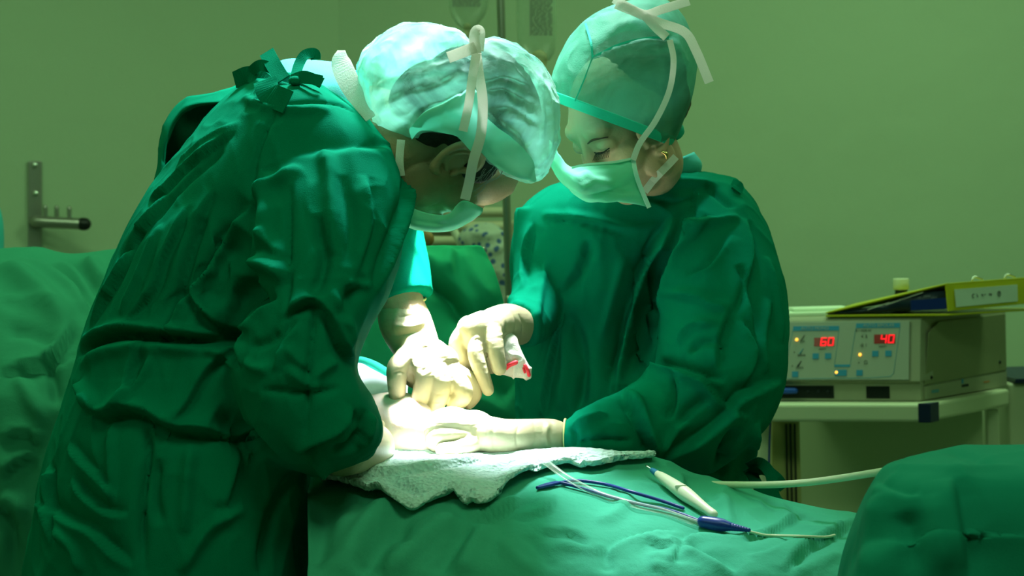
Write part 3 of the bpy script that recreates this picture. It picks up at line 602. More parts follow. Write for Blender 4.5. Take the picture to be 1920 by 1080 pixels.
CFO = [('V', .004, .008, [(888, 86), (893, 130), (895, 190), (893, 250)]), ('V', .005, .006, [(735, 130), (780, 110), (850, 100), (885, 92)]), ('r', .008, .007, [(690, 180), (740, 150), (800, 135), (870, 110)]), ('r', .006, .006, [(705, 210), (760, 180), (820, 165), (880, 130)]),
  ('s', .007, .009, [(775, 245), (800, 205), (840, 190), (880, 170)]), ('s', .006, .008, [(900, 200), (940, 230), (980, 265), (1000, 330)]), ('s', .006, .008, [(905, 240), (925, 280), (945, 318)]), ('V', .004, .006, [(905, 150), (950, 140), (1000, 160)]), ('V', .004, .006, [(905, 170), (950, 165), (1010, 200)]),
  ('V', .004, .006, [(915, 200), (960, 200), (1020, 240)]), ('r', .005, .006, [(1010, 140), (1030, 200), (1030, 270), (1005, 320)]), ('r', .005, .005, [(990, 130), (1015, 200), (1012, 270)]), ('V', .003, .005, [(820, 200), (840, 230), (870, 250)]), ('s', .006, .007, [(860, 190), (870, 230), (880, 270)]), ('r', .005, .005, [(760, 255), (800, 240), (850, 245)])]
fold(cm, CFO)
capL = child('bouffant_cap', cm, M_bouf, surgeonL)
# turned-up loose hem of the bouffant around the ear
g = G().grid([[(772, 262, 2.478), (790, 245, 2.474), (830, 250, 2.472), (858, 258, 2.470), (884, 285, 2.472), (897, 296, 2.474)],
              [(768, 240, 2.470), (792, 215, 2.462), (830, 200, 2.458), (862, 185, 2.458), (890, 180, 2.460), (904, 200, 2.462)],
              [(790, 232, 2.474), (805, 205, 2.470), (835, 188, 2.468), (865, 172, 2.468), (890, 165, 2.470), (902, 180, 2.474)]], 8, 8)
m = mesh_from(g, 'cap_hem'); crumple(m, .004, 30, seed=21); o = child('cap_hem', m, mat('cap_hem_fabric', (.25, .80, .66), .7, [('crease', 25, .003, (1, 1, 1))], transl=.3), surgeonL)
g = G().grid([[(900, 210, 2.465), (935, 240, 2.470), (965, 262, 2.480), (1000, 300, 2.50), (1006, 338, 2.515)], [(900, 250, 2.468), (925, 275, 2.470), (955, 300, 2.480), (985, 328, 2.495), (1003, 341, 2.512)], [(902, 285, 2.478), (920, 305, 2.478), (945, 322, 2.482), (975, 334, 2.494), (1000, 341, 2.51)]], 8, 8)
m = mesh_from(g, 'cap_hem'); crumple(m, .003, 30, seed=22); child('cap_hem', m, bpy.data.materials['cap_hem_fabric'], surgeonL)
# mask and its tapes
g = G().grid([[(752, 372, 2.500), (770, 388, 2.498), (805, 400, 2.496), (840, 401, 2.500), (868, 376, 2.506), (905, 390, 2.535)],
              [(752, 392, 2.50), (772, 408, 2.497), (805, 417, 2.497), (842, 415, 2.505), (878, 395, 2.515), (903, 398, 2.54)],
              [(752, 412, 2.515), (772, 424, 2.510), (803, 431, 2.510), (845, 428, 2.525), (880, 412, 2.54), (898, 402, 2.56)],
              [(752, 415, 2.58), (775, 428, 2.60), (805, 434, 2.62), (845, 432, 2.63), (878, 416, 2.61), (894, 404, 2.60)],
              [(752, 400, 2.66), (775, 418, 2.67), (805, 425, 2.68), (845, 424, 2.68), (875, 408, 2.66), (890, 398, 2.65)]], 6, 6)
m = mesh_from(g, 'face_mask'); crumple(m, .0025, 30, seed=23)
maskL = child('face_mask', m, M_mask, surgeonL); md = maskL.modifiers.new('solidify', 'SOLIDIFY'); md.thickness = .0015
for pts, wd in (([(872, 374, 2.495), (880, 340, 2.484), (888, 300, 2.468), (902, 250, 2.458), (905, 190, 2.455), (898, 140, 2.460), (893, 100, 2.475)], .0125), ([(868, 246, 2.452), (878, 200, 2.450), (885, 150, 2.452), (893, 100, 2.470)], .011), ([(893, 100, 2.470), (889, 70, 2.474), (894, 57, 2.478), (900, 62, 2.480), (897, 95, 2.472)], .013),
                ([(840, 108, 2.466), (862, 100, 2.466), (892, 88, 2.470)], .014), ([(752, 262, 2.492), (749, 300, 2.490), (752, 330, 2.492)], .010), ([(640, 95, 2.56, .5), (640, 120, 2.55, 1.3), (660, 165, 2.53, 1.3), (695, 222, 2.51, .7)], .020)):
    cpart('mask_tape', G().ribbon(pts, wd, .0014), M_tie, surgeonL, smooth=False)

def finger(g, *pts): g.tube([(*q[:3], q[3]*.93 if len(q) > 3 else .0095) for q in pts], n=16, sub=5)
# left surgeon's far (left) hand pressing on the patient
g = G()
g.tube([(752, 578, 2.785, .034), (760, 605, 2.775, .037), (776, 640, 2.76, .034), (788, 665, 2.745, .030), (798, 685, 2.73, .026)], n=28)
g.ell(806, 688, 2.722, .042, .020, .030, 22); g.ell(775, 678, 2.722, .028, .020, .026); g.ell(835, 700, 2.722, .024, .018, .022, 30); g.ell(800, 670, 2.728, .034, .020, .028)
g.ell(846, 737, 2.715, .014, .010, .014)
finger(g, (766, 668, 2.72, .0165), (746, 688, 2.705, .0160), (744, 716, 2.70, .0145), (745, 744, 2.70, .0122))
finger(g, (784, 676, 2.715, .0160), (797, 702, 2.702, .0160), (791, 735, 2.70, .0142), (780, 764, 2.70, .0118))
finger(g, (812, 682, 2.715, .0160), (827, 712, 2.702, .0158), (823, 744, 2.70, .0140), (811, 774, 2.70, .0115))
finger(g, (836, 690, 2.72, .0152), (862, 720, 2.708, .0155), (868, 742, 2.705, .0145), (852, 758, 2.71, .0125))
finger(g, (850, 695, 2.73, .0138), (881, 715, 2.735, .0130), (889, 737, 2.74, .0125), (879, 754, 2.745, .0110))
m = remesh(g, .0017, 7, 'glove'); fold(m, [('V', .003, .0016, [(742, 648), (775, 655), (812, 648)]), ('r', .005, .003, [(735, 610), (770, 612), (805, 600)]), ('V', .003, .0016, [(728, 630), (770, 625), (810, 615)]), ('V', .003, .0016, [(745, 595), (775, 590), (800, 580)]), ('V', .002, .0015, [(735, 700), (750, 696), (762, 700)]), ('V', .003, .0016, [(790, 700), (800, 690), (805, 680)]), ('V', .003, .0016, [(845, 690), (838, 700), (834, 712)])])
gl = child('glove', m, M_glove, surgeonL)
a = [P(757+41*math.cos(t), 560+8*math.sin(t), 2.785+.028*math.sin(-t)) for t in np.linspace(0, 2*math.pi, 25)]
cpart('glove_rim', G().tube3([(*q, .0016) for q in a[:-1]]+[(*a[0], .0016)], n=6, sub=2), M_cuff, surgeonL)
# near hand: only the edge of the glove shows past the sleeve
g = G(); g.tube([(640, 845, 2.50, .033), (672, 838, 2.56, .034), (695, 838, 2.62, .033)], n=24); g.ell(690, 835, 2.64, .024, .03, .022)
for k in range(4): finger(g, (694+4*k, 822+12*k, 2.63, .011), (712+3*k, 822+12*k, 2.66, .011), (718, 830+10*k, 2.69, .0095))
finger(g, (690, 810, 2.64, .012), (708, 800, 2.67, .011), (722, 806, 2.69, .0095))
child('glove', remesh(g, .002, 5, 'glove'), M_glove, surgeonL)

# ================================================================= RIGHT SURGEON
OR = P(1190, 244, 2.785)
fa = math.radians(33); fp = math.radians(33)
Fr = Vector((-math.cos(fa)*math.cos(fp), -math.sin(fa)*math.cos(fp), -math.sin(fp))); Ur = Vector((-math.cos(fa)*math.sin(fp), -math.sin(fa)*math.sin(fp), math.cos(fp)))
MR = frame_matrix(OR, Fr, Ur) @ Matrix.Scale(.94, 4)
hg = head_geo(MR, [(*P(1220, 322, 2.88), .042), (*P(1215, 390, 2.97), .056)], jaw=.85, low=.80, df=.024, ys=.86, nr=.78, nf=.028)
for pts in ([(1215, 390, 2.98, .06), (1210, 480, 3.04, .075), (1210, 700, 3.04, .08), (1210, 1000, 3.04, .09)],
            [(1150, 1000, 3.03, .06), (1150, 1500, 3.03, .05), (1150, 2120, 2.96, .04), (1140, 2130, 2.88, .035)], [(1280, 1000, 3.03, .06), (1280, 1500, 3.03, .05), (1280, 2120, 2.96, .04), (1270, 2130, 2.88, .035)],
            [(1330, 430, 2.95, .05), (1358, 600, 2.86, .045), (1330, 740, 2.82, .04), (1150, 812, 2.78, .022), (1000, 818, 2.72, .013)],
            [(1050, 430, 2.98, .05), (1012, 480, 2.97, .035), (1002, 540, 2.92, .025), (992, 600, 2.88, .018), (960, 612, 2.80, .014)]):
    hg.tube(pts, n=16)
surgeonR = link('person', remesh(hg, .0021, 9, 'person'), M_skin_light); BV_R = near_surface(surgeonR.data)
tag(surgeonR, 'surgeon in green gown, green tie-back cap and mask, looking down at the hands', 'person')
tg = G().loft([(985, 2100, 1400, 2100, 3.03, .15), (980, 1300, 1400, 1300, 3.03, .15), (975, 1000, 1392, 1000, 3.03, .15), (972, 880, 1408, 880, 3.03, .15), (970, 760, 1440, 760, 3.02, .15), (966, 640, 1452, 650, 3.02, .15),
  (962, 540, 1440, 540, 3.01, .15), (960, 470, 1428, 455, 3.00, .15), (975, 405, 1410, 385, 2.99, .14), (1005, 368, 1385, 350, 2.98, .12), (1050, 345, 1345, 325, 2.97, .10), (1120, 338, 1300, 318, 2.97, .075), (1170, 338, 1282, 318, 2.97, .06)], 6, 56)
tg.tube([(1325, 415, 2.95, .075), (1348, 480, 2.90, .082), (1358, 560, 2.86, .087), (1358, 640, 2.84, .091), (1345, 715, 2.82, .092), (1300, 772, 2.81, .084), (1230, 800, 2.80, .070), (1150, 812, 2.76, .050), (1110, 817, 2.735, .040), (1090, 818, 2.715, .032)], n=36)
tg.tube([(1045, 415, 2.97, .065), (1028, 480, 2.96, .052), (1016, 540, 2.93, .044), (1002, 580, 2.89, .038), (988, 605, 2.85, .034), (974, 609, 2.83, .031)], n=28, round_ends=False)
gm = cloth_union(tg, .0035, 8, 'gown'); crumple(gm, .005, 8, (1, 1, .6), 2.4, 31); crumple(gm, .0022, 22, (1, 1, .6), 2.5, 32)
RG = [('v', .010, .010, [(1106, 449), (1095, 490), (1082, 519), (1055, 556)]), ('s', .009, .009, [(1066, 572), (1042, 642), (1025, 720), (1020, 782)]), ('v', .014, .012, [(1069, 588), (1088, 653), (1090, 728), (1078, 775)]), ('r', .012, .008, [(1050, 590), (1060, 680), (1050, 770)]),
 ('s', .014, -.030, [(1262, 405), (1219, 481), (1192, 545), (1166, 637), (1147, 745)]), ('v', .032, .042, [(1250, 470), (1222, 560), (1195, 640), (1175, 720)]), ('s', .013, -.026, [(1337, 406), (1284, 460), (1254, 545), (1212, 680)]),
 ('r', .010, .010, [(1284, 450), (1327, 427), (1386, 406)]), ('V', .004, .006, [(1303, 350), (1300, 400), (1285, 440)]), ('r', .008, .006, [(1015, 401), (1101, 409), (1176, 427), (1241, 422)]), ('V', .004, .005, [(1020, 410), (1100, 420), (1180, 440)]),
 ('s', .011, .018, [(1214, 700), (1235, 690), (1262, 690), (1316, 706), (1359, 717)]), ('s', .013, -.020, [(1168, 733), (1192, 771), (1214, 825), (1230, 860)]), ('V', .006, .010, [(1262, 696), (1262, 750), (1251, 787)]), ('s', .009, .010, [(1316, 706), (1343, 739), (1364, 760), (1402, 782)]),
 ('r', .009, .008, [(1257, 551), (1305, 556), (1337, 572), (1370, 578)]), ('s', .009, .009, [(1370, 578), (1348, 642), (1348, 690)]), ('v', .008, .008, [(1386, 497), (1396, 535), (1380, 589)]), ('s', .010, .010, [(1402, 411), (1413, 481), (1402, 551), (1423, 642)]), ('r', .009, .007, [(1439, 481), (1455, 562), (1466, 642)]),
 ('s', .013, -.016, [(1466, 712), (1396, 739), (1360, 780), (1316, 819), (1241, 862)]), ('r', .009, .007, [(1219, 363), (1273, 341), (1348, 347)]), ('V', .005, .006, [(1209, 368), (1262, 379), (1316, 368)]), ('v', .008, .006, [(1320, 345), (1350, 370), (1375, 390)]),
 ('s', .01, .009, [(1290, 520), (1330, 500), (1370, 440)]), ('r', .009, .008, [(1270, 640), (1300, 610), (1350, 610)]), ('v', .008, .007, [(1290, 660), (1320, 640), (1360, 650)]), ('s', .010, .009, [(1390, 600), (1420, 660), (1400, 730)]), ('r', .009, .008, [(1440, 560), (1430, 640), (1440, 700)]),
 ('r', .007, .007, [(1075, 800), (1100, 785), (1140, 775)]), ('V', .006, .007, [(1080, 830), (1130, 825), (1190, 830)]), ('v', .007, .006, [(1072, 800), (1078, 820), (1074, 840)]), ('r', .008, .007, [(1290, 790), (1260, 820), (1240, 850)]), ('v', .010, .008, [(1330, 740), (1290, 770), (1270, 800)]),
 ('v', .016, .016, [(1380, 800), (1360, 850), (1350, 890)]), ('r', .010, .010, [(1420, 790), (1405, 850), (1390, 890)]), ('s', .009, .008, [(1000, 420), (985, 480), (985, 540)]), ('r', .010, .005, [(1170, 480), (1150, 560), (1125, 640)]), ('r', .009, .005, [(1030, 480), (1010, 560), (1000, 660)])]
fold(gm, RG, kw=.72, kh=1.35); child('gown', gm, M_gown, surgeonR)
# collar band, shirt collar and back ties
g = G().loft([(1170, 352, 1312, 326, 2.96, .070), (1185, 340, 1314, 306, 2.95, .066), (1200, 330, 1300, 286, 2.94, .060)], 5, 36, cap=False)
cpart('scrub_shirt_collar', g, M_scrub, surgeonR, solid=.003)
for pts in ([(1405, 875, 2.90), (1425, 868, 2.86), (1445, 890, 2.84), (1452, 930, 2.84), (1468, 950, 2.84)], [(1408, 885, 2.90), (1418, 905, 2.85), (1428, 920, 2.84), (1446, 935, 2.84)], [(1400, 890, 2.92), (1430, 880, 2.86), (1455, 895, 2.85), (1470, 915, 2.86)], [(1372, 345, 2.90), (1384, 350, 2.89), (1380, 358, 2.88)]):
    cpart('gown_tie', G().ribbon(pts, .016, .003), M_gown, surgeonR, smooth=False)
# hair, cap
R3 = MR.to_3x3()
hgeo = G().ell3(MR @ Vector((-.038, 0, .060)), (.084, .078, .074), R3).ell3(MR @ Vector((-.05, 0, .015)), (.052, .070, .045), R3)
hm = remesh(hgeo, .003, 3, 'hair'); crumple(hm, .002, 45, (1, 1, 1), 1.5, 8); child('hair', hm, M_hair_brown, surgeonR)
cg = G().loft([(1034, 186, 1258, 271, 2.785, .098, 2.4), (1033, 165, 1270, 255, 2.785, .103, 2.4), (1037, 140, 1282, 225, 2.785, .106, 2.4), (1050, 105, 1296, 180, 2.785, .106, 2.4), (1070, 70, 1305, 130, 2.785, .102, 2.3), (1105, 35, 1300, 85, 2.785, .092, 2.3), (1145, 14, 1286, 45, 2.785, .075), (1185, 2, 1268, 15, 2.785, .050), (1205, -6, 1245, -4, 2.785, .02)], 7, 64)
cm = mesh_from(cg, 'surgical_cap'); crumple(cm, .003, 14, (1, 1, 1), 2, 41)
fold(cm, [('r', .004, .004, [(1098, 45), (1108, 85), (1111, 108), (1095, 150), (1078, 192)]), ('s', .006, .008, [(1111, 108), (1160, 85), (1210, 72), (1240, 75), (1256, 70)]), ('V', .005, .006, [(1240, 80), (1215, 100), (1200, 120)]), ('V', .005, .006, [(1250, 80), (1242, 105), (1238, 130)]), ('r', .008, .006, [(1125, 100), (1150, 60), (1190, 35)]), ('s', .006, .006, [(1070, 55), (1110, 35), (1150, 20)]), ('r', .006, .006, [(1255, 72), (1275, 100), (1290, 130)])])
cap = child('surgical_cap', cm, M_capg, surgeonR)
g = G().loft([(1034, 188, 1257, 273, 2.785, .0985, 2.4), (1033, 179, 1262, 266, 2.785, .1005, 2.4), (1032, 168, 1266, 256, 2.785, .1035, 2.4)], 4, 64, cap=False)
cpart('cap_band', g, M_capband, surgeonR, solid=.002)
for pts, wd in (([(1111, 108, 2.69), (1095, 150, 2.687), (1078, 190, 2.69)], .002), ([(1098, 45, 2.72), (1108, 80, 2.695), (1111, 108, 2.69)], .003), ([(1111, 108, 2.69), (1160, 84, 2.684), (1210, 72, 2.69), (1254, 70, 2.70)], .003)):
    cpart('cap_seam', G().ribbon(pts, wd, .003), M_capband, surgeonR, smooth=False)
for pts, wd in (([(1152, -2, 2.70), (1180, 15, 2.69), (1210, 27, 2.69), (1240, 18, 2.69), (1292, 2, 2.70)], .012), ([(1155, 8, 2.695), (1195, 24, 2.688), (1235, 42, 2.685), (1283, 60, 2.69), (1305, 95, 2.69), (1330, 155, 2.69)], .0125), ([(1208, 28, 2.685), (1230, 52, 2.682), (1250, 70, 2.682)], .012),
                ([(1256, 75, 2.680), (1263, 115, 2.675), (1255, 170, 2.675), (1230, 225, 2.678), (1200, 268, 2.680), (1187, 300, 2.682)], .008)):
    cpart('mask_tape', G().ribbon(pts, wd, .0014), M_tie, surgeonR, smooth=False)
q = [on(BV_R, x, y, .004, 2.80) for x, y in ((1206, 356), (1220, 338), (1236, 322), (1252, 306), (1263, 294))]
g = G(); rr = []
for i, p in enumerate(q):
    t_ = (q[min(i+1, 4)]-q[max(i-1, 0)]).normalized(); n_d = (C0-p).normalized(); a_ = t_.cross(n_d).normalized()*.0052
    rr.append([p+a_, p+a_+n_d*.0014, p-a_+n_d*.0014, p-a_])
cpart('mask_tape', g.rings(rr), M_tie, surgeonR, smooth=False)
cpart('cap_back_tuft', G().tube([(1258, 255, 2.80, .010), (1268, 245, 2.80, .012), (1270, 235, 2.81, .006)], n=10), M_capband, surgeonR)
# mask
g = G().grid([[(1030, 262, 2.86), (1040, 275, 2.78), (1050, 292, 2.715), (1072, 315, 2.672), (1105, 308, 2.672), (1150, 304, 2.680), (1187, 297, 2.692)],
              [(1030, 285, 2.84), (1040, 300, 2.76), (1054, 318, 2.69), (1080, 332, 2.650), (1115, 328, 2.655), (1155, 325, 2.672), (1191, 320, 2.690)],
              [(1034, 310, 2.82), (1046, 325, 2.75), (1062, 342, 2.68), (1088, 352, 2.645), (1120, 350, 2.652), (1160, 348, 2.675), (1197, 345, 2.700)],
              [(1045, 330, 2.82), (1058, 345, 2.75), (1075, 360, 2.69), (1100, 372, 2.665), (1130, 372, 2.672), (1168, 372, 2.690), (1208, 372, 2.710)],
              [(1060, 345, 2.83), (1070, 355, 2.77), (1085, 367, 2.71), (1103, 377, 2.69), (1132, 376, 2.69), (1170, 377, 2.70), (1217, 389, 2.715)]], 8, 8)
m = mesh_from(g, 'face_mask'); v_, n_ = vn(m); fm = n_[:, 1].mean() > 0
fold(m, [('s', .005, .004, [(1060, 350), (1100, 368), (1140, 362), (1185, 350)]), ('r', .005, .004, [(1095, 318), (1110, 335), (1150, 350)]), ('r', .005, .004, [(1085, 360), (1110, 345), (1150, 340)]), ('V', .003, .002, [(1075, 322), (1120, 318), (1185, 306)]), ('s', .006, .004, [(1120, 375), (1160, 365), (1200, 360)])], fm)
crumple(m, .002, 25, seed=42)
maskR = child('face_mask', m, M_mask, surgeonR); md = maskR.modifiers.new('solidify', 'SOLIDIFY'); md.thickness = .0015
for pts, wd in (([(1187, 297, 2.688), (1191, 320, 2.686), (1199, 346, 2.695), (1217, 389, 2.711)], .006), ([(1072, 314, 2.668), (1105, 308, 2.668), (1150, 304, 2.676), (1187, 297, 2.688)], .003)):
    cpart('mask_binding', G().ribbon(pts, wd, .002), M_mask_rim, surgeonR, smooth=False)
lg = G()
for k in range(14):
    t = k/13; p0 = MR @ Vector((.0895-.004*t*t, .018+.028*t, .017)); p1 = MR @ Vector((.101-.004*t, .017+.036*t, .010+.002*t)); lg.tube3([(*p0, .0006), (*p1, .0003)], n=5)
cpart('eyelashes', lg, M_lash, surgeonR)
cpart('eyelid_crease', G().tube3([(*(MR @ Vector((.0905, .016, .018))), .0008), (*(MR @ Vector((.0915, .030, .016))), .001), (*(MR @ Vector((.083, .045, .019))), .0008)], n=6), M_lash, surgeonR)
cpart('eyebrow', G().tube3([(*(MR @ Vector((.0905, .012, .034))), .0010), (*(MR @ Vector((.089, .028, .0385))), .0016), (*(MR @ Vector((.0765, .046, .034))), .0008)], n=8), M_hair_brown, surgeonR)
cpart('earring', G().tube3([(*(MR @ Vector((.026, .077, -.026))), .002), (*(MR @ Vector((.024, .079, -.032))), .0028), (*(MR @ Vector((.026, .079, -.037))), .0015)], n=10), M_gold, surgeonR)
# her right hand (towards the screen drape), pointing down, holding gauze
g = G()
g.tube([(980, 614, 2.85, .026), (968, 610, 2.82, .027), (950, 605, 2.79, .027), (925, 610, 2.765, .025)], n=28)
g.ell(904, 622, 2.755, .032, .019, .029, 20); g.ell(880, 618, 2.758, .018, .016, .020); g.ell(925, 618, 2.752, .018, .015, .022)
finger(g, (898, 630, 2.748, .0135), (893, 662, 2.738, .0135), (903, 698, 2.733, .0118), (915, 731, 2.732, .0095))
finger(g, (925, 622, 2.745, .0140), (929, 655, 2.735, .0132), (936, 690, 2.733, .0115))
finger(g, (875, 615, 2.76, .0135), (858, 645, 2.758, .0140), (868, 672, 2.762, .0128), (888, 684, 2.77, .011))
finger(g, (882, 625, 2.765, .0125), (870, 655, 2.775, .0120), (885, 680, 2.785, .011), (900, 684, 2.79, .010))
finger(g, (905, 635, 2.77, .0120), (912, 665, 2.785, .0115), (922, 690, 2.79, .0095))
m = remesh(g, .0017, 7, 'glove'); fold(m, [('V', .003, .0016, [(942, 580), (950, 600), (948, 625)]), ('V', .003, .0016, [(958, 580), (967, 605), (964, 630)]), ('V', .003, .0016, [(972, 588), (980, 608), (978, 635)]), ('V', .0025, .002, [(884, 640), (895, 636), (905, 642)]), ('V', .003, .0016, [(912, 640), (914, 655), (912, 668)])])
child('glove', m, M_glove, surgeonR)
# her left hand, closed round the instrument at the site
g = G()
g.tube([(1038, 818, 2.722, .0235), (1020, 817, 2.720, .0235), (980, 818, 2.705, .0235), (945, 820, 2.685, .0250), (915, 815, 2.675, .025)], n=28)
g.ell(888, 810, 2.680, .032, .024, .030); g.ell(870, 800, 2.680, .026, .022, .023); g.ell(846, 812, 2.665, .022, .020, .024)
finger(g, (875, 785, 2.675, .0125), (845, 778, 2.670, .0125), (815, 788, 2.670, .0120), (812, 804, 2.685, .011), (835, 812, 2.695, .010))
finger(g, (872, 800, 2.665, .0125), (842, 797, 2.655, .0125), (813, 804, 2.658, .0118), (812, 820, 2.675, .011), (835, 826, 2.685, .010))
finger(g, (872, 815, 2.662, .0120), (842, 815, 2.650, .0120), (815, 820, 2.652, .0115), (814, 834, 2.668, .0105), (838, 838, 2.680, .010))
finger(g, (875, 828, 2.665, .0110), (848, 831, 2.655, .0110), (822, 834, 2.655, .0105), (820, 844, 2.670, .0095))
finger(g, (890, 830, 2.665, .0135), (862, 840, 2.645, .0120), (830, 843, 2.640, .0110))
m = remesh(g, .0018, 5, 'glove'); fold(m, [('V', .003, .0016, [(1000, 790), (1005, 818), (995, 848)]), ('V', .003, .0016, [(975, 792), (968, 820), (975, 850)]), ('r', .004, .003, [(1030, 792), (1022, 818), (1030, 845)]), ('V', .003, .0016, [(928, 790), (924, 820), (928, 850)])])
child('glove', m, M_glove, surgeonR)
a = [P(1060+3*math.cos(t), 818+32*math.sin(t), 2.722+.024*math.cos(t)) for t in np.linspace(0, 2*math.pi, 25)]
cpart('glove_rim', G().tube3([(*q, .0016) for q in a], n=6, sub=2), M_cuff, surgeonR)
# gauze held in her right hand
g = G().loft([(925, 640, 950, 622, 2.765, .006), (928, 662, 968, 640, 2.76, .012), (935, 690, 982, 668, 2.76, .015), (945, 702, 994, 692, 2.76, .013), (962, 706, 996, 709, 2.76, .006)], 6, 28)
m = remesh(g, .0018, 3, 'gauze_swab'); crumple(m, .004, 35, seed=51); gz = link('gauze_swab', m, M_gauze); tag(gz, 'folded white gauze with red stains pinched in the pointing gloved hand', 'gauze')
bvg = near_surface(m)
for pts, wd in (([(948, 690), (956, 684), (967, 680)], .011), ([(984, 686), (989, 694), (991, 703)], .009), ([(981, 690), (984, 698)], .005)):
    q = catmull([tuple(on(bvg, x, y, .0008, 2.75)) for x, y in pts], 5)
    o = obj('red_stain', G().tube3([(*p, wd/2*.6) for p in q], sub=1, n=8), M_red_blood); o.parent = gz

# ================================================================= PATIENT
g = G(); pg = g
pg.tube([(700, 800, 2.74, .045), (745, 800, 2.72, .048), (775, 815, 2.70, .045), (800, 850, 2.69, .03)], n=28)
pg.ell(748, 798, 2.715, .045, .045, .040); pg.ell(715, 820, 2.72, .03, .04, .035); pg.ell(780, 830, 2.70, .022, .03, .03)
pg.tube([(740, 860, 2.71, .05), (800, 950, 2.68, .05), (1000, 1060, 2.60, .065), (1300, 1080, 2.58, .055), (1450, 1110, 2.58, .045)], n=24)
pat = link('person', remesh(pg, .003, 6, 'person'), M_patient); tag(pat, 'patient lying under the drapes, only a bright patch of bare skin showing', 'person')
g = G().grid([[(640, 700, 2.92), (665, 680, 2.92), (700, 688, 2.90), (733, 706, 2.87), (765, 712, 2.85)], [(640, 725, 2.86), (665, 715, 2.86), (700, 718, 2.84), (735, 730, 2.82), (765, 738, 2.82)], [(640, 765, 2.80), (665, 760, 2.80), (700, 757, 2.79), (735, 752, 2.78), (770, 758, 2.78)], [(640, 830, 2.78), (665, 830, 2.78), (700, 830, 2.78), (735, 830, 2.78), (770, 830, 2.78)]], 8, 8)
m = mesh_from(g, 'folded_sheet'); crumple(m, .003, 18, seed=61); sh = link('folded_sheet', m, M_sheet); tag(sh, 'bluish white sheet with a green hem tucked behind the bare skin', 'sheet'); md = sh.modifiers.new('solidify', 'SOLIDIFY'); md.thickness = .003
o = obj('hem', G().ribbon([(645, 690, 2.915), (668, 676, 2.915), (700, 684, 2.895), (735, 704, 2.865), (768, 712, 2.845)], .012, .005), M_hem); o.parent = sh

# ================================================================= THINGS ON THE DRAPE
def lay(pts, bv=None, off=.004): 
    return [tuple(on(bv or BV_D, x, y, off)) for x, y in pts]
q = [tuple(P(952, 860, 2.62)), tuple(P(975, 870, 2.60)), tuple(on(BV_D, 1010, 892, .022)), tuple(on(BV_D, 1060, 914, .014))]+lay([(1120, 932), (1180, 950), (1240, 965), (1300, 985), (1330, 992)], off=.005)
o = obj('suction_tube', G().tube3([(*p, .0042) for p in q], n=16), M_tube); tag(o, 'clear plastic suction tube running from the towel down the drape', 'tube')
cb = lay([(1300, 958), (1276, 958), (1240, 945), (1180, 928), (1135, 915), (1085, 908), (1050, 912), (1008, 922), (1040, 912), (1075, 918), (1140, 937), (1200, 952), (1260, 965), (1318, 985)], off=.005)
cb = [tuple(on(BV_D, 1281, 958, .004))]+cb[2:]
o = obj('blue_cable', G().tube3([(*p, .0022) for p in cb], n=10, sub=8), M_bluecord); tag(o, 'looped dark blue cable lying on the teal drape beside the white handpiece', 'cable')
pen = empty('electrosurgical_pencil', on(BV_D, 1270, 945, .0)); tag(pen, 'white electrosurgical pencil with blue collar resting on the teal drape', 'surgical tool')
A0 = on(BV_D, 1227, 906, .013); A1 = on(BV_D, 1335, 978, .010)
def L(t): return A0.lerp(A1, t)
part('handle', G().tube3([(*L(0), .0042), (*L(.12), .0068), (*L(.45), .0095), (*L(.6), .0090), (*L(.85), .0062), (*L(1), .0058)], n=18), M_pencil, pen)
part('collar', G().tube3([(*L(-.085), .0035), (*L(-.01), .0045)], n=14), M_bluecol, pen)
part('electrode', G().tube3([(*L(-.20), .0010), (*L(-.17), .0018), (*L(-.08), .0014)], n=10), M_steel, pen)
part('switch', G().box(L(.42)+Vector((0, -.007, .006)), (.007, .002, .002)), M_pencil, pen, bevel=.001)
plug = empty('cable_plug', on(BV_D, 1350, 990, 0)); tag(plug, 'ribbed navy blue cable plug at the blunt end of the white handpiece', 'plug')
B0 = on(BV_D, 1318, 988, .008); B1 = on(BV_D, 1402, 999, .006)
part('plug_body', G().tube3([(*B0, .0075), (*B0.lerp(B1, .35), .0085), (*B0.lerp(B1, .55), .006)], n=16, sub=4), M_bluecord, plug)
rg = G()
for k in range(8): c = B0.lerp(B1, .55+.055*k); c2 = B0.lerp(B1, .575+.055*k); rg.tube3([(*c, .0055-.0004*k), (*c2, .0055-.0004*k)], n=12, sub=1)
part('strain_relief', rg, M_bluecord, plug)
wc = lay([(1402, 999), (1430, 1005), (1455, 1009), (1500, 1010), (1543, 1008), (1560, 1004)], off=.003)
o = obj('white_cable', G().tube3([(*p, .0018) for p in wc], n=8), M_hose); tag(o, 'thin white cable trailing right from the navy plug over the drape', 'cable')
hz = [P(1278, 912, 2.655), P(1300, 908, 2.65), P(1370, 909, 2.63), P(1440, 909, 2.60), P(1510, 905, 2.55), P(1580, 896, 2.48), P(1650, 885, 2.36), P(1700, 878, 2.26), P(1740, 890, 2.2)]
o = obj('white_hose', G().tube3([(*p, .0046) for p in hz], n=14), M_hose); tag(o, 'white rubber hose stretched from the teal drape to the draped table corner', 'hose')
lp = [P(1280, 900, 2.655), P(1286, 892, 2.655), P(1298, 889, 2.655), P(1296, 895, 2.655), P(1284, 902, 2.655)]
o = obj('wire_loop', G().tube3([(*p, .0009) for p in lp], n=8), M_steel); tag(o, 'tiny bright wire loop at the near end of the white hose', 'wire')
o = obj('blue_clip', G().tube([(1280, 912, 2.652, .003), (1282, 922, 2.652, .003)], n=10), M_bluecord); tag(o, 'small blue clip peeking out under the white hose end', 'clip')
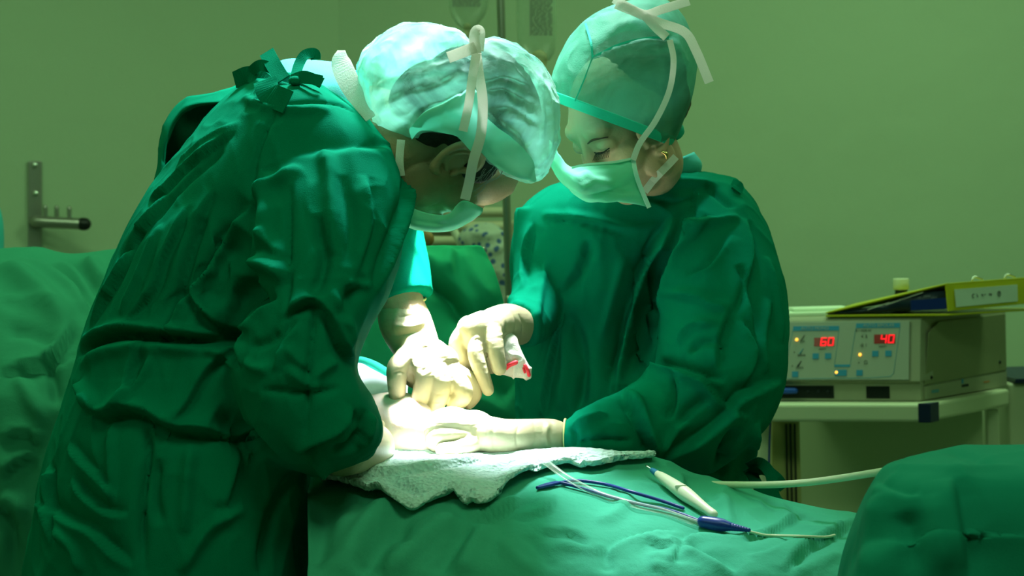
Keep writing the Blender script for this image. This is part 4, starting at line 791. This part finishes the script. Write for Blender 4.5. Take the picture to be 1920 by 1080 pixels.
# ================================================================= CART AND ELECTROSURGICAL UNIT
def wp(x, y, d): return P(x, y, d)
FRp = P(1727, 752, 3.75); zc = FRp.z
FLp = P(1400, 752, 3.86); FLp.z = zc; BRp = P(1888, 735, 4.02); BRp.z = zc; BLp = FLp+(BRp-FRp)
fr = (FLp-FRp); rightv = -fr.normalized(); UP = Vector((0, 0, 1)); outv = Vector((rightv.y, -rightv.x, 0))  # toward the viewer
H = .158
esu = empty('electrosurgical_unit', (FRp+BLp)/2); tag(esu, 'beige electrosurgical generator reading 60 and 40 in red, on the cart', 'medical device')
Wd = fr.length
def Q(u, v, w_=0): return FRp-rightv*u+UP*v+outv*w_       # u metres left of the corner, v up
TOPIN = .028
def front(u, v, w_=0):   # on the slanted panel: v 0..1 from lower edge to upper
    z0, z1 = .038, H-.004
    b = Q(u, z0+(z1-z0)*v)-outv*(TOPIN*v) + outv*.012
    return b+outv*w_
body = G()
ring0 = [FRp, BRp, BLp, FLp]; inset = BRp-FRp
def side_pt(base, z, push): return base+UP*z-outv*push
# lower housing and upper housing as one solid of stacked rings
rs = []
for z, push in ((0, 0), (.036, 0), (.038, -.010), (H-.006, .018), (H, .024)):
    rs.append([side_pt(FRp, z, push), BRp+UP*z, BLp+UP*z, side_pt(FLp, z, push)])
part('housing', body.rings(rs), M_esu, esu, smooth=False, bevel=.004)
sd = (BRp-FRp).normalized(); sn = Vector((sd.y, -sd.x, 0)); sl = (BRp-FRp).length
sn = sn if sn.x > 0 else -sn
def S(a, z, o=0): return FRp+sd*(a*sl)+UP*z+sn*o
part('side_panel', G().prism([S(.03, .030), S(.985, .034), S(.985, H-.01), S(.20, H-.012), S(.09, H-.03)], sn*.003), M_esu_side, esu, smooth=False, bevel=.001)
part('lower_side_panel', G().prism([S(.03, .002), S(.985, .002), S(.985, .030), S(.03, .027)], sn*.003), M_esu, esu, smooth=False)
for a, z in ((.10, .042), (.90, .052)): part('screw', G().ell3(S(a, z, .003), (.0035, .0035, .0035)), M_black, esu)
for a, z, w1, h1, mm in ((.10, .012, .014, .012, M_line), (.44, .014, .014, .010, M_ink), (.70, .016, .012, .004, mat('orange_print', (.6, .15, .02), .5))):
    part('side_sticker', G().prism([S(a, z, .0034), S(a+w1/sl*2, z, .0034), S(a+w1/sl*2, z+h1*.5, .0034), S(a, z+h1*.5, .0034)], sn*.0004), mm, esu, smooth=False)
    if mm is M_ink: part('side_sticker', G().prism([S(a, z+h1*.7, .0034), S(a+.02, z+h1*.7, .0034), S(a+.02, z+h1*1.6, .0034), S(a, z+h1*1.6, .0034)], sn*.0004), M_blue, esu, smooth=False)
upv = (front(0, 1)-front(0, 0)).normalized(); nv = rightv.cross(upv).normalized()
nv = nv if nv.y < 0 else -nv
def rect(name, u0, v0, u1, v1, material, th=.0008, base=0.0, bevel=0):
    """u metres from the right corner, v 0..1"""
    p = [front(u0, v0)+nv*base, front(u1, v0)+nv*base, front(u1, v1)+nv*base, front(u0, v1)+nv*base]
    return part(name, G().prism(p, nv*th), material, esu, smooth=False, bevel=bevel)
rect('front_panel', .020, .02, Wd-.01, .97, M_panel, .003, -.0005, bevel=.0012)
U = lambda x: (1727-x)*.00108 # px to metres along the front
VV = lambda x, y: (718-(y+ (x-1600)*-.014)-0)/118.
def rp(name, x0, y0, x1, y1, material, th=.0006, base=.0026): return rect(name, U(x1), VV(x1, y1), U(x0), VV(x0, y0), material, th, base)
def ln(pts):
    g = G()
    for (x0, y0), (x1, y1) in zip(pts[:-1], pts[1:]):
        a = front(U(x0), VV(x0, y0))+nv*.0028; b = front(U(x1), VV(x1, y1))+nv*.0028; g.tube3([(*a, .0005), (*b, .0005)], n=5, sub=1)
    return part('printed_line', g, M_line, esu)
# left (mono) field and right (bipolar) field
rp('heading_bar', 1503, 611, 1585, 621, M_blue); rp('heading_bar', 1615, 608, 1692, 618, M_blue)
strips('AUTO MONO', front(U(1542), VV(1542, 616))+nv*.0034, rightv, upv, .0085, M_panel, 'heading_text', esu)
strips('AUTO BIPOLAR', front(U(1655), VV(1655, 613))+nv*.0034, rightv, upv, .0085, M_panel, 'heading_text', esu)
ln([(1503, 616), (1497, 650), (1493, 680), (1490, 705), (1497, 712), (1640, 712), (1676, 710), (1682, 704), (1688, 650), (1692, 613)])
ln([(1585, 616), (1582, 650), (1578, 686)]); ln([(1615, 613), (1610, 650), (1606, 686)])
rp('label_bar', 1578, 686, 1606, 691, M_blue)
rp('display', 1541, 634, 1577, 651, M_dred); rp('display', 1647, 630, 1684, 648, M_dred)
SEG = {'0': 'abcdef', '6': 'acdefg', '4': 'bcfg'}
def digit(ch, x, y):
    wpx, hpx = 8.5, 14.; g = G()
    pt = {'tl': (x+1.5, y), 'tr': (x+wpx+1.5, y), 'ml': (x+.7, y+hpx/2), 'mr': (x+wpx+.7, y+hpx/2), 'bl': (x, y+hpx), 'br': (x+wpx, y+hpx)}
    sg = {'a': ('tl', 'tr'), 'b': ('tr', 'mr'), 'c': ('mr', 'br'), 'd': ('bl', 'br'), 'e': ('ml', 'bl'), 'f': ('tl', 'ml'), 'g': ('ml', 'mr')}
    for s_ in SEG[ch]:
        a, b = pt[sg[s_][0]], pt[sg[s_][1]]
        pa = front(U(a[0]), VV(*a))+nv*.0034; pb = front(U(b[0]), VV(*b))+nv*.0034; g.tube3([(*pa, .0011), (*pb, .0011)], n=6, sub=1)
    part('digit_'+{'0': 'zero', '6': 'six', '4': 'four'}[ch], g, M_red, esu)
digit('6', 1553, 635); digit('0', 1566, 635); digit('4', 1659, 632); digit('0', 1672, 632)
for x, y in ((1539, 664), (1561, 664), (1644, 661), (1667, 661), (1503, 698), (1617, 697)): rp('push_button', x, y, x+11, y+11, M_blue, .001)
rp('wide_button', 1579, 696, 1600, 708, M_blue, .001)
for x, y in ((1510, 637), (1623, 668), (1582, 701)): part('indicator_light', G().ell3(front(U(x), VV(x, y))+nv*.0035, (.0028, .002, .0028)), M_amber, esu)
for x, y in ((1506, 661), (1503, 687), (1625, 633), (1624, 650), (1621, 683)): part('indicator_light', G().ell3(front(U(x), VV(x, y))+nv*.003, (.0012, .001, .0012)), M_grey, esu)
for txt, x, y, s_ in (('0.1 MCB W', 1628, 622, .006), ('1 2', 1630, 633, .009), ('2 1', 1630, 650, .009), ('Ω', 1633, 683, .010), ('WATT', 1556, 656, .005), ('WATT', 1662, 653, .005), ('CUT', 1520, 641, .005), ('BLEND', 1519, 667, .005), ('COAG', 1516, 691, .005)):
    strips(txt, front(U(x), VV(x, y))+nv*.0030, rightv, upv, s_, M_grey, 'printed_legend', esu)
for x, y, c in ((1520, 633, M_grey), (1518, 659, M_line), (1515, 683, M_ink)):
    g = G(); a = front(U(x-2), VV(x-2, y+5))+nv*.003; b = front(U(x+4), VV(x+4, y-5))+nv*.003; g.tube3([(*a, .0016), (*b, .0006)], n=6)
    part('mode_symbol', g, c, esu)
rp('warning_sticker', 1473, 616, 1491, 624, M_ylab)
strips('!', front(U(1486), VV(1486, 620))+nv*.0036, rightv, upv, .007, M_ink, 'sticker_mark', esu)
def low(name, x0, x1, z0, z1, material, push=.001, th=.004):
    p = [Q(U(x1), z0, push), Q(U(x0), z0, push), Q(U(x0), z1, push), Q(U(x1), z1, push)]; return part(name, G().prism(p, -outv*th), material, esu, smooth=False)
low('output_sockets', 1467, 1575, .005, .029, M_black); low('return_socket', 1632, 1673, .005, .028, M_black)
for x in (1530, 1548, 1565): part('socket_hole', G().ell3(Q(U(x), .017, .001), (.004, .002, .004)), M_ink, esu)
# blue plug and its cable
pl = empty('cable_plug', Q(U(1490), .022, .01)); tag(pl, 'blue plug pushed into the sockets of the generator', 'plug')
part('plug_body', G().tube3([(*Q(U(1508), .020, .012), .0055), (*Q(U(1475), .020, .014), .006)], n=12), mat('blue_plug_plastic', (.01, .07, .42), .4), pl)
cabp = [Q(U(1478), .020, .016), Q(U(1469), .016, .020), Q(U(1466), 0, .022), Q(U(1464), -.04, .022), Q(U(1460), -.12, .022), Q(U(1458), -.20, .022), Q(U(1460), -.30, .02), Q(U(1452), -.5, .02)]
o = obj('blue_cable', G().tube3([(*p, .0022) for p in cabp], n=8), M_bluecord); tag(o, 'blue cable hanging from the generator plug in front of the cart leg', 'cable')

# cart
cart = empty('equipment_cart', (FRp.x, FRp.y+.2, 0)); tag(cart, 'cream enamel cart with navy corner band carrying the generator', 'cart')
CF = P(1742, 757, 3.70); CL = P(1380, 757, 3.80); CB = P(1893, 742, 3.98); ztop = zc-.001; TH = .034
for q in (CF, CL, CB): q.z = ztop
CBL = CL+(CB-CF)
dep = (CB-CF)
g = G().prism([CL, CF, CB, CBL], (0, 0, -TH)); part('top_shelf', g, M_white, cart, smooth=False, bevel=.006)
cd = (CL-CF).normalized(); ce = dep.normalized(); co = Vector((cd.y, -cd.x, 0)); co = co if co.y < 0 else -co; so = Vector((ce.y, -ce.x, 0)); so = so if so.x > 0 else -so
q = [CF+cd*.020+UP*.001, CF+cd*.020+co*.003+UP*.001, CF+co*.003+so*.003+UP*.001, CF+ce*.035+so*.003+UP*.001, CF+ce*.035+UP*.001]
part('corner_band', G().prism(q, (0, 0, -TH-.002)), M_navy, cart, smooth=False, bevel=.001)
for x0, x1, dd, mm in ((1420, 1442, 3.86, M_white), (1446, 1500, 3.90, M_cream)):
    a = P(x0, 800, dd); b = P(x1, 800, dd)
    part('leg', G().prism([(a.x, a.y, ztop-TH-.002), (b.x, b.y, ztop-TH-.002), (b.x, b.y, .03), (a.x, a.y, .03)], (0, .03, 0)), mm, cart, smooth=False, bevel=.004)
for x in (1474, 1482, 1490):
    a = P(x, 800, 3.895); part('leg_groove', G().box((a.x, a.y, ztop/2), (.0016, .002, ztop/2-.05)), M_ink, cart, smooth=False)
for q in (CB-ce*.03-so*.025, CBL-ce*.03-cd*.03+cd*0): 
    part('leg', G().box((q.x, q.y, (ztop-TH)/2), (.012, .012, (ztop-TH)/2-.005)), M_white, cart, smooth=False, bevel=.003)
g = G().prism([(CL.x+.08, CBL.y-.02, ztop-TH-.003), (CB.x-.06, CB.y-.02, ztop-TH-.003), (CB.x-.06, CB.y-.02, .25), (CL.x+.08, CBL.y-.02, .25)], (0, .01, 0))
part('added_wall_sheet', g, mat('wall_sheet_paint', (.50, .56, .36), .7), cart, smooth=False)  # added sheet standing in for the shaded wall seen below the shelf
a = P(1893, 742, 4.0); b = P(1960, 742, 4.0)
cab = empty('side_cabinet', (b.x, 4.15, 0)); tag(cab, 'pale cabinet edge with dark top strip at the right frame edge', 'cabinet')
part('cabinet_body', G().prism([(a.x, 4.0, 0), (a.x+.30, 4.0, 0), (a.x+.30, 4.0, ztop+.012), (a.x, 4.0, ztop+.008)], (0, .35, 0)), M_white, cab, smooth=False, bevel=.006)
part('top_strip', G().box((a.x+.16, 4.15, ztop+.014), (.15, .165, .004)), M_navy, cab, smooth=False)
gc = [P(1608, 788, 4.05), P(1612, 830, 4.04), P(1617, 880, 4.04), P(1618, 950, 4.04), P(1612, 1100, 4.03)]
o = obj('grey_cable', G().tube3([(*p, .0035) for p in gc], n=8), M_cordgrey); tag(o, 'dark grey cable hanging below the cart top behind the hose', 'cable')

# things on the unit
zt = zc+H
tp = P(1530, 585, 3.95); tp.z = zt
tis = empty('tissue_pack', tp); tag(tis, 'flat white tissue pack lying on the generator beside the yellow binder', 'tissue')
part('lower_fold', G().box((tp.x-.005, tp.y, zt+.004), (.060, .05, .004)), M_paper, tis, bevel=.002)
part('upper_fold', G().box((tp.x+.006, tp.y+.012, zt+.0115), (.056, .04, .0035), Matrix.Rotation(.04, 3, 'Z')), M_paper, tis, bevel=.002)
# binder: a lever arch file lying open-side towards the left, spine towards the viewer's right
bd = empty('ring_binder', P(1720, 590, 3.9)); bd.location.z = zt; bpy.context.view_layer.update()
tag(bd, 'yellow lever arch binder with a white spine label lying on the generator', 'binder')
zb = zt+.0015
dS = 3.74
def B(x, y, d): return P(x, y, d)
s0b = B(1779, 584, 3.74); s0t = B(1774, 534, 3.74); s1b = B(1960, 566, 3.86); s1t = B(1960, 520, 3.86)   # spine
l0 = B(1548, 598, 3.82)   # left tip of covers
s0b.z = max(s0b.z, zb)
tk = Vector((0, .004, 0))
part('spine', G().prism([s0b, s1b, s1t, s0t], Vector((-.002, .004, 0))), M_yellow, bd, smooth=False, bevel=.001)
back = Vector((.10, .24, 0))
low0 = Vector((l0.x, l0.y, zb)); 
part('bottom_cover', G().prism([low0, Vector((s0b.x, s0b.y, zb)), Vector((s1b.x, s1b.y+.02, zb)), low0+back], (0, 0, .004)), M_yellow, bd, smooth=False, bevel=.001)
part('top_cover', G().prism([low0+Vector((0, 0, .006)), s0t, s1t, low0+back+Vector((0, 0, .012))], (0, 0, .003)), M_yellow, bd, smooth=False, bevel=.001)
rws = []
for k, (f, top_) in enumerate(((.02, .004), (.3, .006), (.5, .014), (.68, .030), (.85, .034), (.97, .034))):
    base = low0.lerp(s0b, f)
    rws.append([base+Vector((0, .006, .0045)), base+Vector((0, .006, .0045+top_)), base+Vector((.05, .12, .0045+top_)), base+Vector((.05, .12, .0045))])
part('plastic_sleeves', G().rings(rws), M_folder, bd, smooth=True)
c0 = low0.lerp(s0b, .70); c1 = low0.lerp(s0b, .985)
part('divider_card', G().prism([c0+Vector((0, .003, .005)), c1+Vector((0, .003, .005)), c1+Vector((0, .003, .026)), c0+Vector((0, .003, .024))], (0, .002, 0)), M_bluefold, bd, smooth=False)
g = G()
for f, z in ((.35, .010), (.5, .018), (.62, .026)): a = low0.lerp(s0b, f); b = low0.lerp(s0b, f+.18); g.tube3([(*(a+Vector((0, .003, z))), .0008), (*(b+Vector((0, .003, z+.012))), .0008)], n=6)
part('sleeve_edges', g, M_gauze, bd)
so_ = (s1b-s0b).normalized(); sno = Vector((so_.y, -so_.x, 0)); sno = sno if sno.y < 0 else -sno
def SP(f, h, o=.001): return s0b.lerp(s1b, f).lerp(s0t.lerp(s1t, f), h)+sno*(o+.0005)
part('spine_label', G().prism([SP(.07, .14), SP(.70, .14), SP(.70, .80), SP(.07, .80)], sno*.001), M_label, bd, smooth=False)
rt = (SP(.7, .5)-SP(.07, .5)).normalized(); upl = (SP(.3, .9)-SP(.3, .1)).normalized()
g = G()
def mark(cx, pts):
    for (a, b), (c, d) in zip(pts[:-1], pts[1:]):
        p0 = SP(cx, .5, .0022)+rt*(a*.001)+upl*(b*.001); p1 = SP(cx, .5, .0022)+rt*(c*.001)+upl*(d*.001); g.tube3([(*p0, .0006), (*p1, .0006)], n=5, sub=1)
mark(.25, [(3, 3), (-1, 4), (-3, 1), (-2, -3), (1, -3)]); mark(.28, [(1, 3), (3, 0), (3, -3), (1, -1)]); mark(.34, [(-3, 1), (0, 2), (1, -2)]); mark(.36, [(0, 1), (3, 1)]); mark(.42, [(-3, -1), (-2, 2), (1, 1), (1, -2), (4, 1)])
mark(.51, [(4*math.cos(t), 5*math.sin(t)) for t in np.linspace(0, 6.28, 13)]); mark(.51, [(-1, 1), (1, 3), (0, -3)])
part('handwriting', g, M_ink, bd)
for f in (.33, .66):
    a = s0t.lerp(s1t, f)+Vector((0, .02, .004)); g = G().tube3([(*(a+Vector((-.010, 0, 0))), .002), (*(a+Vector((-.004, 0, .006))), .002), (*(a+Vector((.010, 0, .001))), .002)], n=8)
    part('ring_end', g, M_steel, bd)
# bottle behind the binder
bp = P(1690, 560, 4.0); bt = empty('small_bottle', (bp.x, bp.y, zt)); tag(bt, 'small dark bottle with white screw cap behind the yellow binder', 'bottle')
z1 = P(1690, 543, 4.0).z; z2 = P(1690, 522, 4.0).z
part('bottle_body', G().tube3([(bp.x, bp.y, zt+.004, .018), (bp.x, bp.y, z1-.018, .018), (bp.x, bp.y, z1-.008, .013), (bp.x, bp.y, z1, .0125)], n=24, sub=3, round_ends=False), M_black, bt)
part('screw_cap', G().tube3([(bp.x, bp.y, z1, .0158), (bp.x, bp.y, z2-.002, .0158), (bp.x, bp.y, z2, .014)], n=24, sub=2, round_ends=False), M_white, bt, smooth=True)

# ================================================================= DRIP STAND AND BAGS
top = P(937, -60, 4.2); mid = P(955, 560, 4.2)
st = empty('drip_stand', (mid.x, mid.y, 0)); tag(st, 'slim metal drip stand between the two surgeons, infusion bags on top', 'stand')
zt_ = 2.25; dz = (top-mid); k = (zt_-mid.z)/dz.z; tt = mid+dz*k; bb = Vector((mid.x, mid.y, .05))
part('pole', G().tube3([(*tt, .0085), (*mid, .0085)], n=16, sub=1), mat('pole_chrome', (.30, .32, .27), .3, metallic=.85), st)
part('lower_pole', G().tube3([(*mid, .0105), (*bb, .0105)], n=16, sub=1), bpy.data.materials['pole_chrome'], st)
part('base', G().box((mid.x, mid.y, .03), (.16, .03, .02)).box((mid.x, mid.y, .03), (.03, .16, .02)), M_metal, st, bevel=.005)
hk = P(940, -70, 4.2)
part('hook_bar', G().tube3([(hk.x-.10, hk.y-.06, hk.z+.09, .004), (hk.x, hk.y, hk.z+.10, .004), (hk.x+.11, hk.y-.06, hk.z+.09, .004)], n=8), M_metal, st)
def bag(secs, label, lab_rect, lines, port):
    m = mesh_from(G().loft(secs, 6, 36), 'infusion_bag'); o = link('infusion_bag', m, M_bag); tag(o, label, 'infusion bag', 'infusion bags on the drip stand')
    x0, y0, x1, y1, d = lab_rect
    g = G(); y = y0
    while y < y1:
        x = x0
        while x < x1-3:
            L_ = random.uniform(4, 12); a = P(x, y, d); b = P(min(x+L_, x1), y, d); g.box(((a.x+b.x)/2, a.y, a.z), (abs(b.x-a.x)/2, .0004, .0011)); x += L_+2
        y += lines
    q = obj('label_print', g, M_grey, smooth=False); q.parent = o
    q = obj('port', G().tube(port, n=12), mat('port_plastic', (.45, .45, .25), .5)); q.parent = o
    return o
bag([(850, -140, 908, -140, 4.1, .012), (842, -100, 916, -100, 4.1, .022), (841, -30, 917, -30, 4.1, .030), (842, 15, 914, 15, 4.1, .028), (852, 40, 900, 42, 4.1, .020), (866, 54, 888, 54, 4.1, .010)], 'clear infusion bag left of the drip stand pole, cut by the top edge', (848, -60, 903, 14, 4.065), 3.4, [(876, 50, 4.1, .008), (875, 66, 4.1, .005)])
bag([(972, -140, 1035, -140, 4.1, .012), (968, -80, 1043, -80, 4.1, .026), (968, 0, 1043, 0, 4.1, .032), (970, 70, 1043, 70, 4.1, .032), (978, 96, 1040, 98, 4.1, .024), (990, 112, 1030, 114, 4.1, .014)], 'clear infusion bag right of the drip stand pole, long printed label showing', (993, -30, 1036, 66, 4.062), 3.4, [(1011, 110, 4.1, .018), (1010, 132, 4.1, .013)])

# ================================================================= WALL BRACKET
wb = empty('wall_bracket', P(65, 390, 4.74)); tag(wb, 'steel mounting plate with a short pegged arm screwed to the left wall', 'bracket')
def WL(x, y, off=.01):   # point on the oblique wall
    p = P(x, y, 1); dr = p-C0; n = nL.normalized(); t = (Vector((BX0, BY0, 0))-C0).dot(n)/dr.dot(n); return C0+dr*t-n*off
tdir = dirL
a = WL(64, 302); b = WL(64, 600); hw = .0165
part('plate', G().prism([Vector((a.x, a.y, a.z))+tdir*hw, Vector((a.x, a.y, a.z))-tdir*hw, Vector((b.x+.0, b.y, b.z))-tdir*hw, Vector((b.x, b.y, b.z))+tdir*hw], nL*.008), M_metal, wb, smooth=False, bevel=.002)
for y in (310, 363, 470, 540): part('screw', G().ell3(WL(62+ (y-300)*.03, y, .012), (.0075, .005, .0075)), M_steel, wb)
a = WL(60, 416, .03); b = WL(134, 421, .085); part('arm', G().tube3([(*a, .014), (*b, .014)], n=16), M_metal, wb)
part('arm_end_cap', G().tube3([(*b, .0155), (*(b+(b-a).normalized()*.006), .0155)], n=16), M_black, wb)
for x in (76, 94, 114):
    f = (x-60)/74; c = a.lerp(b, f); part('peg', G().tube3([(*(c+Vector((0, 0, .008))), .0055), (*(c+Vector((0, 0, .036))), .0055)], n=12), M_metal, wb)

# ================================================================= BACKGROUND CLUTTER BETWEEN THE SURGEONS
am = empty('anaesthesia_machine', P(860, 500, 4.6)); am.location.z = 0; bpy.context.view_layer.update()
tag(am, 'blurred cream equipment trolley with rails behind the screen drape', 'medical device')
M_am = mat('pale_olive_enamel', (.34, .32, .20), .5, var=.1)
c = P(880, 430, 4.55); part('cabinet', G().box((c.x, c.y+.12, .70), (.16, .14, .70)), M_am, am, bevel=.01)
for y in (398, 425, 452):
    a = P(800, y, 4.5); b = P(945, y, 4.5); part('rail', G().tube3([(*a, .012), (*b, .012)], n=10), mat('rail_enamel', (.45, .42, .28), .5) if y == 398 else bpy.data.materials['rail_enamel'], am)
a = P(845, 440, 4.42); part('side_bar', G().tube3([(*P(845, 420, 4.42), .009), (*P(870, 470, 4.42), .009)], n=10), M_white, am)
# patterned pillow
c = P(915, 500, 3.85)
g = G().loft([(860, 452, 940, 440, 3.9, .05), (872, 435, 955, 432, 3.9, .07), (878, 460, 962, 470, 3.9, .08), (895, 520, 960, 520, 3.9, .07), (905, 580, 958, 580, 3.9, .05)], 6, 30)
g = G().tube([(880, 452, 4.33, .024), (915, 450, 4.33, .036), (930, 500, 4.33, .040), (938, 560, 4.33, .032), (940, 640, 4.33, .034), (938, 1000, 4.33, .04), (938, 1575, 4.33, .05)], n=24)
m = remesh(g, .006, 4, 'patterned_blanket'); crumple(m, .010, 14, seed=71)
mp = mat('blue_spotted_cotton', (.36, .40, .34), .9, [('noise', 40, .004, (1, 1, 1))]); nt = mp.node_tree
vo = nt.nodes.new('ShaderNodeTexVoronoi'); vo.inputs['Scale'].default_value = 62; cr = nt.nodes.new('ShaderNodeValToRGB'); cr.color_ramp.elements[0].position = .30; cr.color_ramp.elements[0].color = (.05, .10, .22, 1); cr.color_ramp.elements[1].position = .42; cr.color_ramp.elements[1].color = (.36, .40, .32, 1)
tcn = [n for n in nt.nodes if n.type == 'TEX_COORD'][0]; nt.links.new(tcn.outputs['Object'], vo.inputs['Vector']); nt.links.new(vo.outputs['Distance'], cr.inputs['Fac']); nt.links.new(cr.outputs['Color'], nt.nodes['Principled BSDF'].inputs['Base Color'])
bl = link('patterned_blanket', m, mp); tag(bl, 'bunched blue-spotted pale cloth beside the drip stand pole', 'blanket')
# head of the table: mauve cloth and a forearm behind the screen drape
g = G().loft([(700, 470, 700, 1960, 3.38, .06), (745, 438, 740, 1960, 3.38, .08), (790, 446, 790, 1960, 3.38, .08), (820, 462, 820, 1960, 3.38, .05)], 6, 28)
o = link('mauve_cloth', remesh(g, .006, 4, 'mauve_cloth'), M_pink); tag(o, 'mauve cloth bundle showing above the left end of the screen drape', 'cloth')
g = G().tube([(735, 432, 3.36, .020), (775, 436, 3.36, .018), (800, 448, 3.36, .014)], n=20)
o = link('tan_forearm', remesh(g, .004, 4, 'tan_forearm'), M_orange); tag(o, 'blurred tan strap under the surgeon\'s mask, above the mauve cloth', 'body part')
# added teal cloth standing in for a person cut by the left frame edge
g = G().loft([(-90, 372, -10, 372, 4.0, .04), (-110, 400, 3, 398, 4.0, .08), (-110, 440, 8, 440, 4.0, .09), (-110, 520, 7, 520, 4.0, .09), (-110, 900, 5, 900, 4.0, .09), (-110, 1600, 5, 1600, 4.0, .09)], 6, 28)
o = link('person_edge_cloth', remesh(g, .008, 3, 'person_edge_cloth'), M_scrub); tag(o, 'sliver of teal cloth standing in for a person at the left frame edge', 'gown')

# ---------------------------------------------------------------- second level of parts
def kids(o): return [c for c in bpy.data.objects if c.parent == o]
def sub(thing, rules):
    for nm, host in rules:
        hs = [c for c in kids(thing) if c.name.split('.')[0] == host]
        if not hs: continue
        for c in kids(thing):
            if c.name.split('.')[0] != nm: continue
            h = hs[0]
            if nm == 'glove_rim':
                bb = sum((Vector(q_) for q_ in c.bound_box), Vector())/8
                h = min(hs, key=lambda q_: (sum((Vector(z_) for z_ in q_.bound_box), Vector())/8-bb).length)
            c.parent = h; c.matrix_parent_inverse = Matrix.Identity(4)
PR = [('glove_rim', 'glove'), ('gown_tie', 'gown'), ('tie_knot', 'gown'), ('gown_back_lining', 'gown'), ('gown_back_edge', 'gown'), ('cap_hem', 'bouffant_cap'), ('cap_band', 'surgical_cap'), ('cap_seam', 'surgical_cap'), ('cap_back_tuft', 'surgical_cap'), ('mask_tape', 'face_mask'), ('mask_binding', 'face_mask'), ('sideburn_strands', 'hair')]
sub(surgeonL, PR); sub(surgeonR, PR)
sub(esu, [(n_, 'front_panel') for n_ in ('heading_bar', 'heading_text', 'printed_line', 'label_bar', 'display', 'digit_six', 'digit_zero', 'digit_four', 'push_button', 'wide_button', 'indicator_light', 'printed_legend', 'mode_symbol', 'warning_sticker', 'sticker_mark')]+[('screw', 'side_panel'), ('socket_hole', 'output_sockets')])
sub(cart, [('corner_band', 'top_shelf')]); sub(bd, [('spine_label', 'spine'), ('handwriting', 'spine'), ('ring_end', 'top_cover')])
sub(wb, [('peg', 'arm'), ('arm_end_cap', 'arm'), ('screw', 'plate')]); sub(pen, [('switch', 'handle')])
for o in kids(surgeonR)+kids(surgeonL):
    for c in [o]+kids(o):
        n_ = c.name.split('.')[0]
        if n_ == 'mask_tape': c['label'] = 'white woven tape'
        if n_ == 'cap_band': c['label'] = 'bright teal hem band'
